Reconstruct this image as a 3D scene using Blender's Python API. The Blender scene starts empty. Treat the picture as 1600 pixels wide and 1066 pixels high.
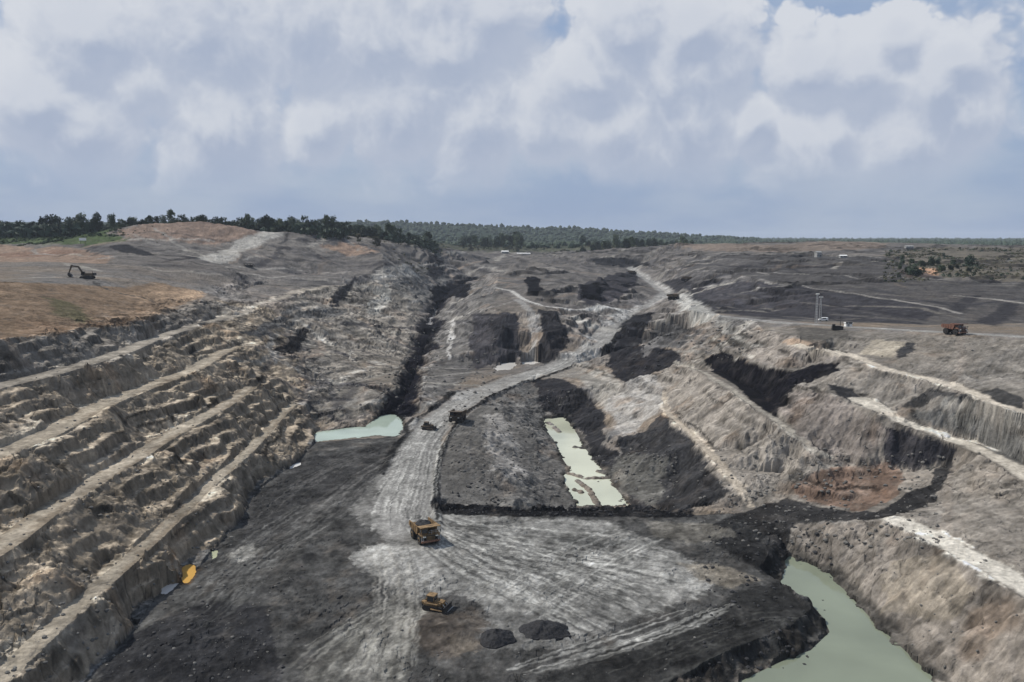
import bpy, bmesh, math, random
import numpy as np
from mathutils import Vector, Matrix
from mathutils.geometry import delaunay_2d_cdt
from mathutils.bvhtree import BVHTree

random.seed(7)
RNG = np.random.default_rng(11)
SC = bpy.context.scene
COL = SC.collection

# ------------------------------------------------------------------ camera
FPX, CAMZ = 1250.0, 80.0                    # focal length in 1600-px units, eye height above the pit floor (m)
PITCH = math.atan(161 / FPX)
cam_d = bpy.data.cameras.new('camera')
cam_d.sensor_fit = 'HORIZONTAL'; cam_d.sensor_width = 36
cam_d.lens = 36 * FPX / 1600
cam_d.clip_start = 1.0; cam_d.clip_end = 60000
cam = bpy.data.objects.new('camera', cam_d); COL.objects.link(cam)
cam.location = (0, 0, CAMZ); cam.rotation_euler = (math.pi / 2 - PITCH, 0, 0)
SC.camera = cam

# ------------------------------------------------------------------ sky, sun, exposure
SUN_EL, SUN_AZ = math.radians(50), math.radians(-66)      # azimuth clockwise from straight ahead (+Y)
world = bpy.data.worlds.new('World'); SC.world = world
world.use_nodes = True


def build_sky():
    nt = world.node_tree; N = nt.nodes; L = nt.links
    N.clear()

    def nd(t, **kw):
        n = N.new(t)
        for k, v in kw.items(): setattr(n, k, v)
        return n

    def math_(op, a, b=None, c=None, clamp=False):
        n = nd('ShaderNodeMath', operation=op, use_clamp=clamp)
        for i, v in enumerate((a, b, c)):
            if v is None: continue
            if isinstance(v, (int, float)): n.inputs[i].default_value = v
            else: L.new(v, n.inputs[i])
        return n.outputs[0]

    def vmath(op, a, b=None):
        n = nd('ShaderNodeVectorMath', operation=op)
        for i, v in enumerate((a, b)):
            if v is None: continue
            if isinstance(v, (tuple, list)): n.inputs[i].default_value = v
            elif isinstance(v, (int, float)): n.inputs['Scale'].default_value = v
            else: L.new(v, n.inputs[i])
        return n.outputs['Value'] if op in ('DISTANCE', 'LENGTH', 'DOT_PRODUCT') else n.outputs['Vector']

    def rng(v, a, b, c, d, smooth=True):
        n = nd('ShaderNodeMapRange'); n.interpolation_type = 'SMOOTHSTEP' if smooth else 'LINEAR'
        L.new(v, n.inputs['Value'])
        for k, x in zip(('From Min', 'From Max', 'To Min', 'To Max'), (a, b, c, d)): n.inputs[k].default_value = x
        return n.outputs['Result']

    def mix(f, a, b):
        n = nd('ShaderNodeMix', data_type='RGBA')
        for s, v in ((0, f), (6, a), (7, b)):
            if isinstance(v, (int, float)): n.inputs[s].default_value = v
            elif isinstance(v, tuple): n.inputs[s].default_value = (*v, 1)
            else: L.new(v, n.inputs[s])
        return n.outputs[2]

    def noise(vec, scale, detail, rough=.55, dist=0.0):
        n = nd('ShaderNodeTexNoise'); n.inputs['Scale'].default_value = scale
        n.inputs['Detail'].default_value = detail; n.inputs['Roughness'].default_value = rough
        n.inputs['Distortion'].default_value = dist
        L.new(vec, n.inputs['Vector'])
        return n

    tc = nd('ShaderNodeTexCoord'); D = tc.outputs['Generated']
    sky = nd('ShaderNodeTexSky', sky_type='NISHITA', sun_disc=False)
    sky.sun_elevation = SUN_EL; sky.sun_rotation = SUN_AZ
    sky.air_density = 1.2; sky.dust_density = 2.5; sky.ozone_density = 1.2; sky.altitude = 50
    sep = nd('ShaderNodeSeparateXYZ'); L.new(D, sep.inputs[0]); EL = sep.outputs['Z']
    # cumulus heads: centre given as a direction, radius in the same unit, all round the horizon
    heads = [(700, 75, 150), (770, 30, 80), (590, 55, 130), (470, 40, 110), (310, 45, 130), (150, 45, 110), (990, 45, 95),
             (1085, 55, 90), (1055, 120, 125), (930, 120, 85), (1135, 105, 55), (60, 150, 90), (215, 120, 75), (500, 195, 70), (620, 165, 120),
             (740, 190, 110), (850, 185, 90), (960, 195, 90), (1075, 195, 110), (1180, 190, 52), (1260, 105, 75), (1350, 115, 80), (1405, 50, 52),
             (1470, 130, 92), (1500, 95, 62), (1510, 180, 70), (1310, 195, 48), (1410, 215, 110), (1270, 245, 110), (350, 200, 120), (120, 190, 100)]
    dirs = []
    for px, py, r in heads:
        k = (533 - py) / FPX
        v = Vector(((px - 800) / FPX, math.cos(PITCH) + math.sin(PITCH) * k, -math.sin(PITCH) + math.cos(PITCH) * k)).normalized()
        dirs.append((v, r / FPX * 1.02))
    rr = random.Random(5)                     # the same kind of heads carry on round the rest of the sky
    for i in range(9):
        a = math.radians(rr.uniform(40, 320)); e = math.radians(rr.uniform(5, 30))
        dirs.append((Vector((math.sin(a) * math.cos(e), math.cos(a) * math.cos(e), math.sin(e))), rr.uniform(.14, .3)))
    n1 = noise(D, 7.0, 3, .5)
    w1 = vmath('SCALE', vmath('SUBTRACT', n1.outputs['Color'], (.5, .5, .5)), .05)
    DW = vmath('ADD', D, w1)

    def field(vec):
        m = None
        for v, r in dirs:
            d = vmath('DISTANCE', vec, tuple(v))
            f = math_('MULTIPLY_ADD', d, -1.7 / r, 1.7)
            if m is None: m = f
            else:
                n = nd('ShaderNodeMath', operation='SMOOTH_MAX'); L.new(m, n.inputs[0]); L.new(f, n.inputs[1]); n.inputs[2].default_value = .45
                m = n.outputs[0]
        acc = None
        for sc_, am in ((10.0, .66), (24.0, .44), (56.0, .26), (130.0, .13)):      # billows: rounded lumps with sharp creases
            n = noise(vec, sc_, 0, .5)
            t = math_('MULTIPLY', math_('ABSOLUTE', math_('SUBTRACT', n.outputs['Fac'], .5)), am * 2)
            acc = t if acc is None else math_('ADD', acc, t)
        return math_('ADD', m, math_('SUBTRACT', acc, .24))
    f0 = field(DW)
    f1 = field(vmath('ADD', DW, (-.009, 0.0, .026)))
    low = noise(vmath('MULTIPLY', D, (1.0, 1.0, 3.5)), 4.0, 6, .55)
    light = rng(math_('SUBTRACT', f0, f1), -.42, .68, 0, 1)
    edge_w = rng(light, 0, 1, .62, .16, False)                 # crisp lit tops, soft undersides
    dens = math_('DIVIDE', math_('ADD', f0, .06), edge_w, clamp=True)
    band = rng(EL, .03, .105, 0.0, 1)           # heads dissolve into the haze towards the horizon
    bd = math_('MULTIPLY', dens, rng(band, 0, 1, .10, .92, False))
    body = rng(f0, .3, 1.7, 0, 1)
    light2 = math_('ADD', math_('MULTIPLY_ADD', light, .85, .22), math_('MULTIPLY', body, -.28), clamp=True)
    skyc = nd('ShaderNodeVectorMath', operation='SCALE'); L.new(sky.outputs[0], skyc.inputs[0]); skyc.inputs['Scale'].default_value = .075
    veil = mix(rng(low.outputs['Fac'], .35, .68, 0, 1), (.315, .415, .605), (.43, .515, .655))
    base = mix(.86, skyc.outputs[0], veil)
    cloud = mix(light2, (.40, .457, .58), (.68, .705, .755))
    col = mix(bd, base, cloud)
    bg = nd('ShaderNodeBackground'); L.new(col, bg.inputs['Color']); bg.inputs['Strength'].default_value = 1.0
    out = nd('ShaderNodeOutputWorld'); L.new(bg.outputs[0], out.inputs['Surface'])


build_sky()
world.cycles.sampling_method = 'NONE'
sun_d = bpy.data.lights.new('sun', 'SUN'); sun_d.energy = 4.6; sun_d.angle = math.radians(1.5); sun_d.color = (1, .95, .88)
sun = bpy.data.objects.new('sun', sun_d); COL.objects.link(sun)
sdir = Vector((math.sin(SUN_AZ) * math.cos(SUN_EL), math.cos(SUN_AZ) * math.cos(SUN_EL), math.sin(SUN_EL)))
sun.rotation_euler = sdir.to_track_quat('Z', 'Y').to_euler(); sun.location = sdir * 500
SC.view_settings.view_transform = 'Standard'; SC.view_settings.look = 'None'
SC.view_settings.exposure = 0.0; SC.view_settings.gamma = 1.0; SC.view_settings.use_curve_mapping = False
SC.cycles.max_bounces = 3; SC.cycles.diffuse_bounces = 2; SC.cycles.volume_bounces = 0; SC.cycles.use_denoising = True

# ------------------------------------------------------------------ survey helpers
CP, SP = math.cos(PITCH), math.sin(PITCH)


def ray(px, py):
    k = (533 - py) / FPX
    return Vector(((px - 800) / FPX, CP + SP * k, -SP + CP * k))


def at(px, py, z):
    r = ray(px, py); s = (z - CAMZ) / r.z
    return Vector((r.x * s, r.y * s, z))


def atd(px, py, d):
    r = ray(px, py); s = d / r.y
    return Vector((r.x * s, d, CAMZ + r.z * s))


def pt(p):                                  # (px, py, z) or (px, py, 'd', distance)
    return atd(p[0], p[1], p[3]) if len(p) == 4 else at(*p)


def P(*pts): return [pt(p) for p in pts]


def D(*pts): return [atd(*p) for p in pts]


_perm = RNG.permutation(256); _perm = np.concatenate([_perm, _perm, _perm])
_ang = RNG.uniform(0, 2 * np.pi, 256); _gx, _gy = np.cos(_ang).astype(np.float32), np.sin(_ang).astype(np.float32)


def gn(x, y, seed=0):
    """2-D gradient noise, about -1..1"""
    x = np.asarray(x, np.float64) + seed * 37.31; y = np.asarray(y, np.float64) - seed * 17.77
    xi = np.floor(x); yi = np.floor(y)
    fx = (x - xi).astype(np.float32); fy = (y - yi).astype(np.float32)
    xi = xi.astype(np.int64) & 255; yi = yi.astype(np.int64) & 255

    def g(ix, iy, dx, dy):
        h = _perm[_perm[ix] + iy]
        return _gx[h] * dx + _gy[h] * dy
    u = fx * fx * fx * (fx * (fx * 6 - 15) + 10); v = fy * fy * fy * (fy * (fy * 6 - 15) + 10)
    a = g(xi, yi, fx, fy); b = g(xi + 1, yi, fx - 1, fy)
    c = g(xi, yi + 1, fx, fy - 1); d = g(xi + 1, yi + 1, fx - 1, fy - 1)
    return 1.5 * ((a + (b - a) * u) + ((c + (d - c) * u) - (a + (b - a) * u)) * v)


def fbm(x, y, seed=0, octv=4, gain=.5):
    s = 0; a = 1.0; t = 0
    for i in range(octv):
        s = s + a * gn(x, y, seed + i * 3); t += a
        x = x * 2.03; y = y * 2.03; a *= gain
    return s / t * 1.5


def cells(x, y, seed=0):
    """cellular noise: (random value of the nearest cell, distance to the border between the two nearest)"""
    xi = np.floor(x).astype(np.int64); yi = np.floor(y).astype(np.int64)
    f1 = np.full(x.shape, 9.0, np.float32); f2 = f1.copy(); val = np.zeros(x.shape, np.float32)
    for dx in (-1, 0, 1):
        for dy in (-1, 0, 1):
            cx, cy = xi + dx, yi + dy
            h = _perm[_perm[(cx + seed) & 255] + (cy & 255)]; h2 = _perm[h + 91]
            d = np.hypot(cx + .15 + .7 * h / 255. - x, cy + .15 + .7 * h2 / 255. - y).astype(np.float32)
            nearer = d < f1
            f2 = np.where(nearer, f1, np.minimum(f2, d)); val = np.where(nearer, _perm[h2 + 33] / 127.5 - 1, val).astype(np.float32); f1 = np.where(nearer, d, f1)
    return val, f2 - f1


def sstep(a, b, x):
    t = np.clip((x - a) / (b - a), 0, 1); return t * t * (3 - 2 * t)


# ------------------------------------------------------------------ terrain breaklines
TP = []                                     # surveyed points


def line(pts, step=4.0):
    """resample a world polyline and add it to the survey; step grows with distance"""
    out = []
    for a, b in zip(pts[:-1], pts[1:]):
        st = max(step, a.y * .012)
        n = max(1, int((b - a).length / st))
        for i in range(n): out.append(a.lerp(b, i / n))
    out.append(pts[-1]); TP.extend(out)
    return out


def offset(pts, w, dz=0.0):
    """shift a polyline sideways by w metres (positive: to the right of its run)"""
    res = []
    for i, p in enumerate(pts):
        a = pts[max(0, i - 1)]; b = pts[min(len(pts) - 1, i + 1)]
        t = (b - a); t.z = 0
        if t.length < 1e-6: continue
        t.normalize(); res.append(Vector((p.x + t.y * w, p.y - t.x * w, p.z + dz)))
    return res


LINES = {}


def bench(name, pts, w, dz=.4):
    c = P(*pts); LINES[name] = c
    line(c); line(offset(c, w, dz))


# left wall: crests run away from the camera, treads lie to their left
LINES['left_toe'] = P((-80, 1380, 0), (40, 1180, 0), (145, 1054, 0), (207, 985, 0), (240, 935, 0), (282, 910, 0), (307, 890, 0), (332, 860, 0), (375, 812, 0),
                      (400, 765, 0), (450, 732, 0), (486, 699, -.4))
line(LINES['left_toe'])
bench('bench_d', [(-260, 1327, 8), (-150, 1222, 8), (0, 1080, 8), (100, 985, 8), (200, 893, 8), (270, 828, 8), (337, 760, 8), (400, 705, 8), (450, 648, 8), (466, 632, 8)], -4.6)
bench('bench_c', [(-260, 1045, 18), (-100, 940, 18), (0, 872, 18), (45, 842, 18), (100, 797, 18), (170, 752, 18), (237, 710, 18), (282, 680, 18), (362, 636, 18), (406, 604, 18)], -6.5)
bench('bench_b', [(-260, 845, 28), (0, 718, 28), (25, 710, 28), (100, 677, 28), (162, 642, 28), (215, 617, 28), (320, 577, 28), (342, 562, 28), (375, 542, 28), (398, 536, 28)], -7.5)
bench('bench_a', [(-260, 690, 38), (0, 608, 38), (87, 588, 38), (150, 570, 38), (215, 548, 38), (250, 532, 38), (275, 523, 38), (312, 511, 38), (350, 500, 37.5), (400, 485, 38),
                  (475, 458, 40), (540, 447, 41)], -7.5)
LINES['crest_e'] = P((-260, 575, 49), (0, 530, 49), (50, 523, 48), (110, 518, 46.5), (165, 512, 45.2), (212, 505, 44.5), (240, 495, 44.5), (290, 480, 45), (328, 468, 45), (400, 446, 45), (470, 438, 45), (560, 434, 45.5))
line(LINES['crest_e'])
line(P((425, 582, 17), (420, 556, 23)))
line(P((-260, 446, 60), (0, 441, 60), (90, 438, 59), (140, 441, 57), (200, 452, 53), (250, 468, 49)))
TP += P((0, 480, 54.1), (100, 490, 50.2), (160, 480, 49.6), (220, 485, 46.8), (-200, 500, 53.5))
line(D((-260, 408, 600), (0, 405, 620), (100, 410, 560), (200, 415, 560), (300, 425, 560), (380, 428, 600)))
TP += D((300, 440, 520), (360, 437, 560))
line(D((-260, 385, 760), (0, 385, 760), (100, 385, 700), (180, 390, 680), (250, 400, 660), (325, 415, 640), (400, 430, 650), (500, 432, 735), (600, 432, 760)))
line(D((-260, 372, 900), (0, 372, 900), (100, 372, 850), (170, 372, 800)))
line(D((180, 360, 800), (212, 353, 800), (280, 350, 830), (337, 348, 850), (375, 356, 860), (420, 365, 880), (500, 366, 920), (560, 378, 930), (640, 385, 1000), (690, 388, 1200)))
TP += D((250, 375, 740), (300, 385, 715), (200, 378, 730), (500, 400, 850), (430, 395, 780), (600, 420, 790), (600, 400, 840), (650, 400, 1000), (690, 410, 1100), (540, 405, 840))
TP += [Vector((-900, 1300, 84)), Vector((-400, 1300, 88)), Vector((-150, 1400, 74)), Vector((-1300, 900, 82)), Vector((-700, 500, 64)), Vector((-600, 300, 60)), Vector((-450, 150, 52)),
       Vector((-300, 60, 45)), Vector((-120, 40, 20)), Vector((-60, 40, 0)), Vector((60, 40, -3)), Vector((130, 40, 12)), Vector((300, 60, 34)), Vector((450, 150, 43)), Vector((600, 300, 44))]
# far side of the left pit: one big slope down to the pond and the coal trough
TP += P((500, 668, 0), (500, 640, 4), (500, 600, 10), (500, 540, 20), (500, 490, 30), (500, 455, 38), (560, 640, 3), (545, 600, 8), (550, 540, 16), (550, 490, 26), (560, 460, 34),
        (600, 620, 3), (600, 560, 11), (600, 500, 20), (600, 470, 28), (600, 448, 37), (660, 430, 40), (650, 470, 25), (640, 520, 14), (620, 560, 8), (456, 556, 19), (465, 520, 25), (440, 500, 30))
LINES['seam'] = P((625, 640, 1), (640, 605, 2.5), (655, 570, 4), (668, 530, 7), (680, 490, 12), (695, 465, 16), (715, 450, 21), (740, 440, 26))
line(LINES['seam']); line(offset(LINES['seam'], -8, 5.5)); line(offset(LINES['seam'], 9, 4))
# rubble mounds between trough and road
TP += P((690, 600, 5), (690, 560, 9), (700, 520, 14), (710, 490, 19), (745, 576, 5), (740, 530, 15), (745, 500, 24), (740, 470, 30), (770, 540, 14), (790, 515, 22), (795, 492, 28), (768, 480, 30), (812, 500, 25), (812, 552, 8),
        (862, 545, 14), (860, 489, 29), (880, 546, 11), (885, 515, 20), (890, 494, 24), (852, 520, 21), (828, 556, 8.5), (832, 520, 19.5), (834, 498, 26), (665, 620, 3), (660, 600, 3.5))
TP += P((720, 420, 40), (850, 450, 38), (850, 420, 46), (950, 455, 33), (950, 415, 45), (920, 450, 36), (780, 430, 43), (930, 475, 29), (985, 455, 31))
TP += D((720, 400, 1300), (850, 395, 1500), (950, 395, 1400), (780, 410, 1250))
line(D((690, 388, 1480), (720, 388, 1500), (850, 385, 1700), (950, 387, 1500), (1000, 390, 1400), (1040, 385, 1250)))


def road(name, pts, hw):
    c = P(*pts); LINES[name] = c
    line(c); line(offset(c, hw)); line(offset(c, -hw))


road('road_main', [(632, 830, 0), (632, 790, 0), (640, 740, 0), (655, 700, .2), (685, 655, 1), (735, 620, 2), (795, 595, 3.5), (858, 578, 6), (905, 556, 10), (938, 530, 13), (955, 508, 17)], 8.2)
road('road_upper', [(955, 508, 17), (985, 489, 20), (1020, 475, 23), (1043, 460, 27), (1022, 444, 30), (1000, 430, 34), (985, 420, 37)], 7)
road('road_thin', [(775, 450, 37), (800, 455, 36), (822, 470, 33.5), (850, 478, 31.5), (900, 484, 27), (985, 488, 20)], 3)
road('road_plateau', [(1062, 462, 29), (1075, 478, 31), (1100, 490, 34), (1140, 496, 36.5), (1200, 502, 38), (1270, 507, 39.5), (1330, 511, 40.5), (1400, 515, 42), (1490, 520, 43.5), (1600, 526, 44.5),
                      (1850, 545, 44.5)], 4.5)
# platform, berm and the trench behind it
edge = P((686, 798, 0), (760, 798, 0), (850, 798, 0), (950, 797, 0), (1020, 798, 0), (1085, 802, 0))
LINES['edge'] = edge; line(edge)
line([v + Vector((0, -1.5, .1)) for v in edge]); line([v + Vector((0, 1.0, .9)) for v in edge])
for i, v in enumerate(edge): TP.append(v + Vector((0, 8, -3.5 if i < 2 else -9)))
line([edge[2] + Vector((0, 8, -8)), edge[3] + Vector((0, 8, -9.5)), edge[4] + Vector((0, 8, -9)), edge[5] + Vector((0, 8, -4))])
TP += P((840, 690, -4), (800, 640, .5), (830, 622, -1), (770, 640, 2.5), (740, 680, 1), (720, 720, 0), (770, 740, 0), (705, 780, -1), (790, 785, -3), (860, 780, -6.5), (835, 730, -5),
        (827, 600, 0), (845, 645, -6))
trench = [(850, 655), (852, 675), (865, 692), (877, 710), (892, 735), (879, 743), (888, 765), (902, 790), (982, 790), (950, 745), (930, 722), (912, 700), (898, 672), (882, 652)]
TP += [at(x, y, -7.8) for x, y in trench]
TP += [at(x, y, -10) for x, y in ((868, 668), (885, 690), (905, 720), (915, 750), (940, 780))]
# spur and the right wall
bench('bench_1', [(1032, 612, 9), (1037, 645, 7), (1075, 680, 7), (1100, 707, 7), (1132, 740, 6), (1150, 772, 4), (1160, 790, 2)], -3, .2)
bench('bench_2', [(1050, 570, 16), (1087, 579, 19), (1137, 610, 19.5), (1180, 642, 19), (1232, 677, 17), (1270, 708, 14), (1295, 720, 12)], -4)
TP += P((1010, 585, 11), (975, 600, 8), (960, 640, 1), (985, 690, -2), (1000, 655, 1.5), (985, 785, -7), (1060, 750, -4), (1080, 790, -1.5), (1030, 770, -5), (955, 710, -6.5), (1020, 700, -1),
        (935, 625, 0), (880, 600, 3), (900, 640, -4), (920, 672, -6), (945, 655, -1.5), (920, 605, 4), (950, 600, 6))
TP += P((965, 588, -5), (1000, 577, -1), (1050, 562, 5), (1062, 550, 8), (985, 545, 4), (1010, 530, 9), (985, 507, 16), (1025, 492, 21), (1040, 500, 22), (1060, 532, 16), (950, 560, 4),
        (1075, 520, 23), (1110, 560, 18), (1100, 508, 29.5), (1130, 520, 30), (1090, 545, 20), (1095, 566, 17))
line(P((1110, 568, 18), (1135, 586, 19.5), (1190, 616, 19.5), (1215, 645, 19.5)))
line(P((1108, 556, 22), (1130, 550, 26.5), (1190, 570, 28), (1240, 580, 29), (1300, 563, 31)))
TP += P((1240, 602, 26), (1225, 604, 25), (1190, 555, 30), (1150, 535, 29.5))
bench('bench_3', [(1290, 612, 28), (1330, 628, 26.5), (1370, 647, 25), (1412, 667, 22.8), (1475, 690, 20), (1495, 697, 19.6), (1550, 722, 19), (1600, 757, 18.5), (1700, 800, 18), (1850, 865, 18)], -7.5)
line(P((1240, 604, 26), (1290, 598, 29), (1330, 612, 28), (1380, 632, 26)))
TP += P((1295, 723, 11.5), (1340, 728, 11.5), (1412, 738, 11), (1475, 735, 13), (1250, 800, 3), (1330, 780, 6), (1330, 745, 9), (1400, 770, 9), (1450, 787, 9.5), (1500, 745, 14.5), (1200, 770, 4),
        (1230, 740, 6), (1150, 803, 1.2), (1180, 740, 7), (1200, 700, 9.5), (1520, 790, 13.5))
bench('bench_l', [(1232, 862, -1), (1250, 822, 2.5), (1300, 818, 5), (1380, 815, 9), (1425, 835, 10), (1475, 862, 11), (1525, 887, 11.5), (1562, 912, 12), (1600, 937, 12), (1700, 1000, 12),
                  (1850, 1100, 12)], -7, .3)
bench('bench_4', [(1237, 540, 36), (1287, 550, 36), (1325, 557, 35.5), (1375, 577, 34.5), (1425, 590, 33.5), (1487, 605, 32.5), (1540, 630, 31.5), (1600, 648, 31), (1750, 700, 30.5), (1850, 735, 30.5)], -4)
line(P((1185, 515, 36), (1250, 526, 38), (1320, 528, 39), (1400, 530, 40.5), (1490, 533, 42), (1600, 540, 43), (1850, 560, 43.5)))
# pond on the right
shore_r = [(1229, 868), (1223, 881), (1226, 897), (1216, 910), (1237, 923), (1270, 949), (1286, 968), (1292, 988), (1267, 1014), (1231, 1028), (1179, 1053), (1080, 1105), (960, 1180), (900, 1260),
           (1680, 1260), (1560, 1160), (1450, 1054), (1405, 1012), (1362, 972), (1320, 925), (1295, 897), (1262, 881)]
line([at(x, y, -2.9) for x, y in shore_r + shore_r[:1]], 3)
TP += [at(x, y, -5.5) for x, y in ((1250, 905), (1300, 940), (1320, 1000), (1380, 1040), (1300, 1060), (1240, 1100), (1400, 1150), (1150, 1180))]
line(offset([at(x, y, -2.9) for x, y in shore_r[:13]], 4.2, 3.2), 3)
# pond on the left and two small ones below the dark heaps
pond_l = [(492, 680), (500, 675), (535, 670), (570, 667), (582, 658), (595, 650), (615, 647), (630, 657), (632, 670), (620, 683), (590, 680), (560, 684), (535, 686), (507, 689), (492, 691)]
line([at(x, y, -.9) for x, y in pond_l + pond_l[:1]], 3)
TP += [at(x, y, -2.6) for x, y in ((520, 681), (560, 675), (600, 665), (620, 668))]
TP += P((640, 668, 0), (600, 692, 0), (545, 694, 0), (505, 697, 0))
pond_m = [(772, 575), (785, 567), (805, 566), (810, 572), (795, 579), (776, 581)]
pond_n = [(814, 566), (830, 564), (848, 567), (850, 572), (832, 575), (815, 573)]
for pn in (pond_m, pond_n): line([at(x, y, 4.6) for x, y in pn + pn[:1]], 4)
TP += P((790, 573, 3.2), (832, 569, 3.2))
TP += P((300, 1050, 0), (500, 1050, 0), (800, 1050, 0), (1050, 1000, 0), (600, 900, 0), (900, 900, 0), (1100, 850, .3), (450, 800, 0), (1150, 822, 1), (300, 1300, 0), (700, 1300, 0), (560, 740, 0))
# plateau and long dark slope on the right
line(D((1100, 478, 560), (1150, 480, 530), (1250, 492, 450), (1350, 503, 405), (1450, 505, 378), (1600, 505, 370), (1850, 510, 370)))
line(D((1080, 455, 700), (1150, 455, 600), (1250, 458, 515), (1350, 465, 480), (1450, 480, 425), (1480, 488, 410), (1550, 466, 450), (1600, 470, 440), (1850, 475, 440)))
line(D((1060, 420, 900), (1150, 430, 690), (1200, 438, 600), (1312, 442, 580), (1450, 440, 560), (1600, 440, 545), (1850, 440, 545)))
line(D((1000, 402, 1200), (1100, 400, 950), (1200, 405, 800), (1300, 410, 720), (1450, 415, 660), (1600, 415, 680), (1850, 415, 680)))
line(D((1060, 383, 1150), (1100, 382, 1100), (1200, 386, 1050), (1280, 388, 1000), (1340, 378, 1100), (1390, 381, 1080), (1450, 386, 1000), (1600, 390, 950), (1850, 390, 950)))
# country beyond the mine
for d, row in ((1700, (80, 70, 58, 58, 57, 57, 58, 58, 58)), (2300, (110, 95, 62, 60, 60, 60, 60, 60, 60)), (2900, (130, 120, 92, 80, 72, 64, 60, 60, 60)),
               (3500, (150, 148, 140, 124, 112, 84, 60, 60, 60)), (4500, (90, 90, 80, 70, 64, 60, 60, 60, 60)), (16000, (60,) * 9)):
    for px, z in zip((-300, 300, 680, 820, 960, 1100, 1200, 1500, 1900), row):
        TP.append(Vector(((px - 800) / FPX * d, d, z)))
line([Vector(((px - 800) / FPX * 3500, 3500, CAMZ + (372 - py) / FPX * 3500)) for px, py in ((600, 347), (680, 350), (750, 354), (850, 357), (880, 356), (900, 358), (1000, 364), (1100, 370), (1160, 373))])

# ------------------------------------------------------------------ triangulated survey
keep, seen = [], {}
for v in TP:
    cell = max(1.2, v.y * .0035); key = (round(v.x / cell), round(v.y / cell), round(math.log(cell) * 4))
    if key in seen: continue
    seen[key] = 1; keep.append(v)
TV = np.array([tuple(v) for v in keep])
res = delaunay_2d_cdt([Vector((v.x, v.y)) for v in keep], [], [], 0, 1e-4)
zmap = []
for k, orig in enumerate(res[3]): zmap.append(keep[orig[0]].z)
TXY = np.array([tuple(v) for v in res[0]]); TZ = np.array(zmap)
TRI = [tuple(f) for f in res[2] if len(f) == 3]
TIN = BVHTree.FromPolygons([Vector((x, y, z)) for (x, y), z in zip(TXY, TZ)], TRI)

# ------------------------------------------------------------------ terrain grid: finer where it is near
TMAX, NCOL = .84, 1040
TT = np.linspace(-TMAX, TMAX, NCOL)
YY = np.concatenate([np.geomspace(45, 118, 46)[:-1], np.geomspace(118, 460, 600)[:-1], np.geomspace(460, 2000, 290)[:-1], np.geomspace(2000, 15500, 60)])
NROW = len(YY)
GX = (YY[:, None] * TT[None, :]); GY = np.repeat(YY[:, None], NCOL, 1)


def tin_height(gx, gy):
    """linear interpolation in the survey triangles at (warped) grid positions"""
    Z = np.full(gx.shape, np.nan)
    for a, b, c in TRI:
        (x0, y0), (x1, y1), (x2, y2) = TXY[a], TXY[b], TXY[c]
        det = (y1 - y2) * (x0 - x2) + (x2 - x1) * (y0 - y2)
        if abs(det) < 1e-9: continue
        ymin, ymax = min(y0, y1, y2) - 4, max(y0, y1, y2) + 4
        r0, r1 = np.searchsorted(YY, max(ymin, 1)), np.searchsorted(YY, ymax) + 1
        if r0 >= NROW: continue
        xs = (min(x0, x1, x2) - 4, max(x0, x1, x2) + 4); ys = (max(ymin, 30.0), max(ymax, 30.0))
        ts = [x / y for x in xs for y in ys]
        c0, c1 = np.searchsorted(TT, min(ts)), np.searchsorted(TT, max(ts)) + 1
        X = gx[r0:r1, c0:c1]; Yv = gy[r0:r1, c0:c1]
        if X.size == 0: continue
        l0 = ((y1 - y2) * (X - x2) + (x2 - x1) * (Yv - y2)) / det
        l1 = ((y2 - y0) * (X - x2) + (x0 - x2) * (Yv - y2)) / det
        l2 = 1 - l0 - l1
        m = (l0 >= -1e-6) & (l1 >= -1e-6) & (l2 >= -1e-6)
        Z[r0:r1, c0:c1][m] = (l0 * TZ[a] + l1 * TZ[b] + l2 * TZ[c])[m]
    return Z


def fill_nan(Z):
    for r in range(Z.shape[0]):
        row = Z[r]; ok = ~np.isnan(row)
        if ok.all(): continue
        if ok.any(): row[~ok] = np.interp(np.flatnonzero(~ok), np.flatnonzero(ok), row[ok])
        else: row[:] = Z[r - 1] if r else 0
    return Z


near = 1 - sstep(500, 1500, GY)
flat0 = fill_nan(tin_height(GX, GY))


def grad(Z):
    """slope in world x and y on the sheared grid"""
    zr = np.gradient(Z, axis=0) / np.gradient(YY)[:, None]           # along a column: dz/dy + t dz/dx
    zx = np.gradient(Z, axis=1) / (YY[:, None] * (TT[1] - TT[0]))
    return zx, zr - TT[None, :] * zx


gx0, gy0 = grad(flat0); slope0 = np.hypot(gx0, gy0)
steep = sstep(.07, .34, slope0)
wall_w = sstep(.02, .25, slope0)
wa = (.4 + 1.9 * steep) * near
wb = (2.4 + 2.0 * sstep(-20, -60, GX)) * wall_w * near
WX = GX + wa * fbm(GX / 9, GY / 9, 1, 4) + wb * fbm(GX / 28, GY / 28, 11, 3) + .5 * near * gn(GX / 1.7, GY / 1.7, 5)
WY = GY + wa * fbm(GX / 9, GY / 9, 21, 4) + wb * fbm(GX / 28, GY / 28, 31, 3) + .5 * near * gn(GX / 1.7, GY / 1.7, 25)
H = fill_nan(tin_height(WX, WY))
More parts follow.
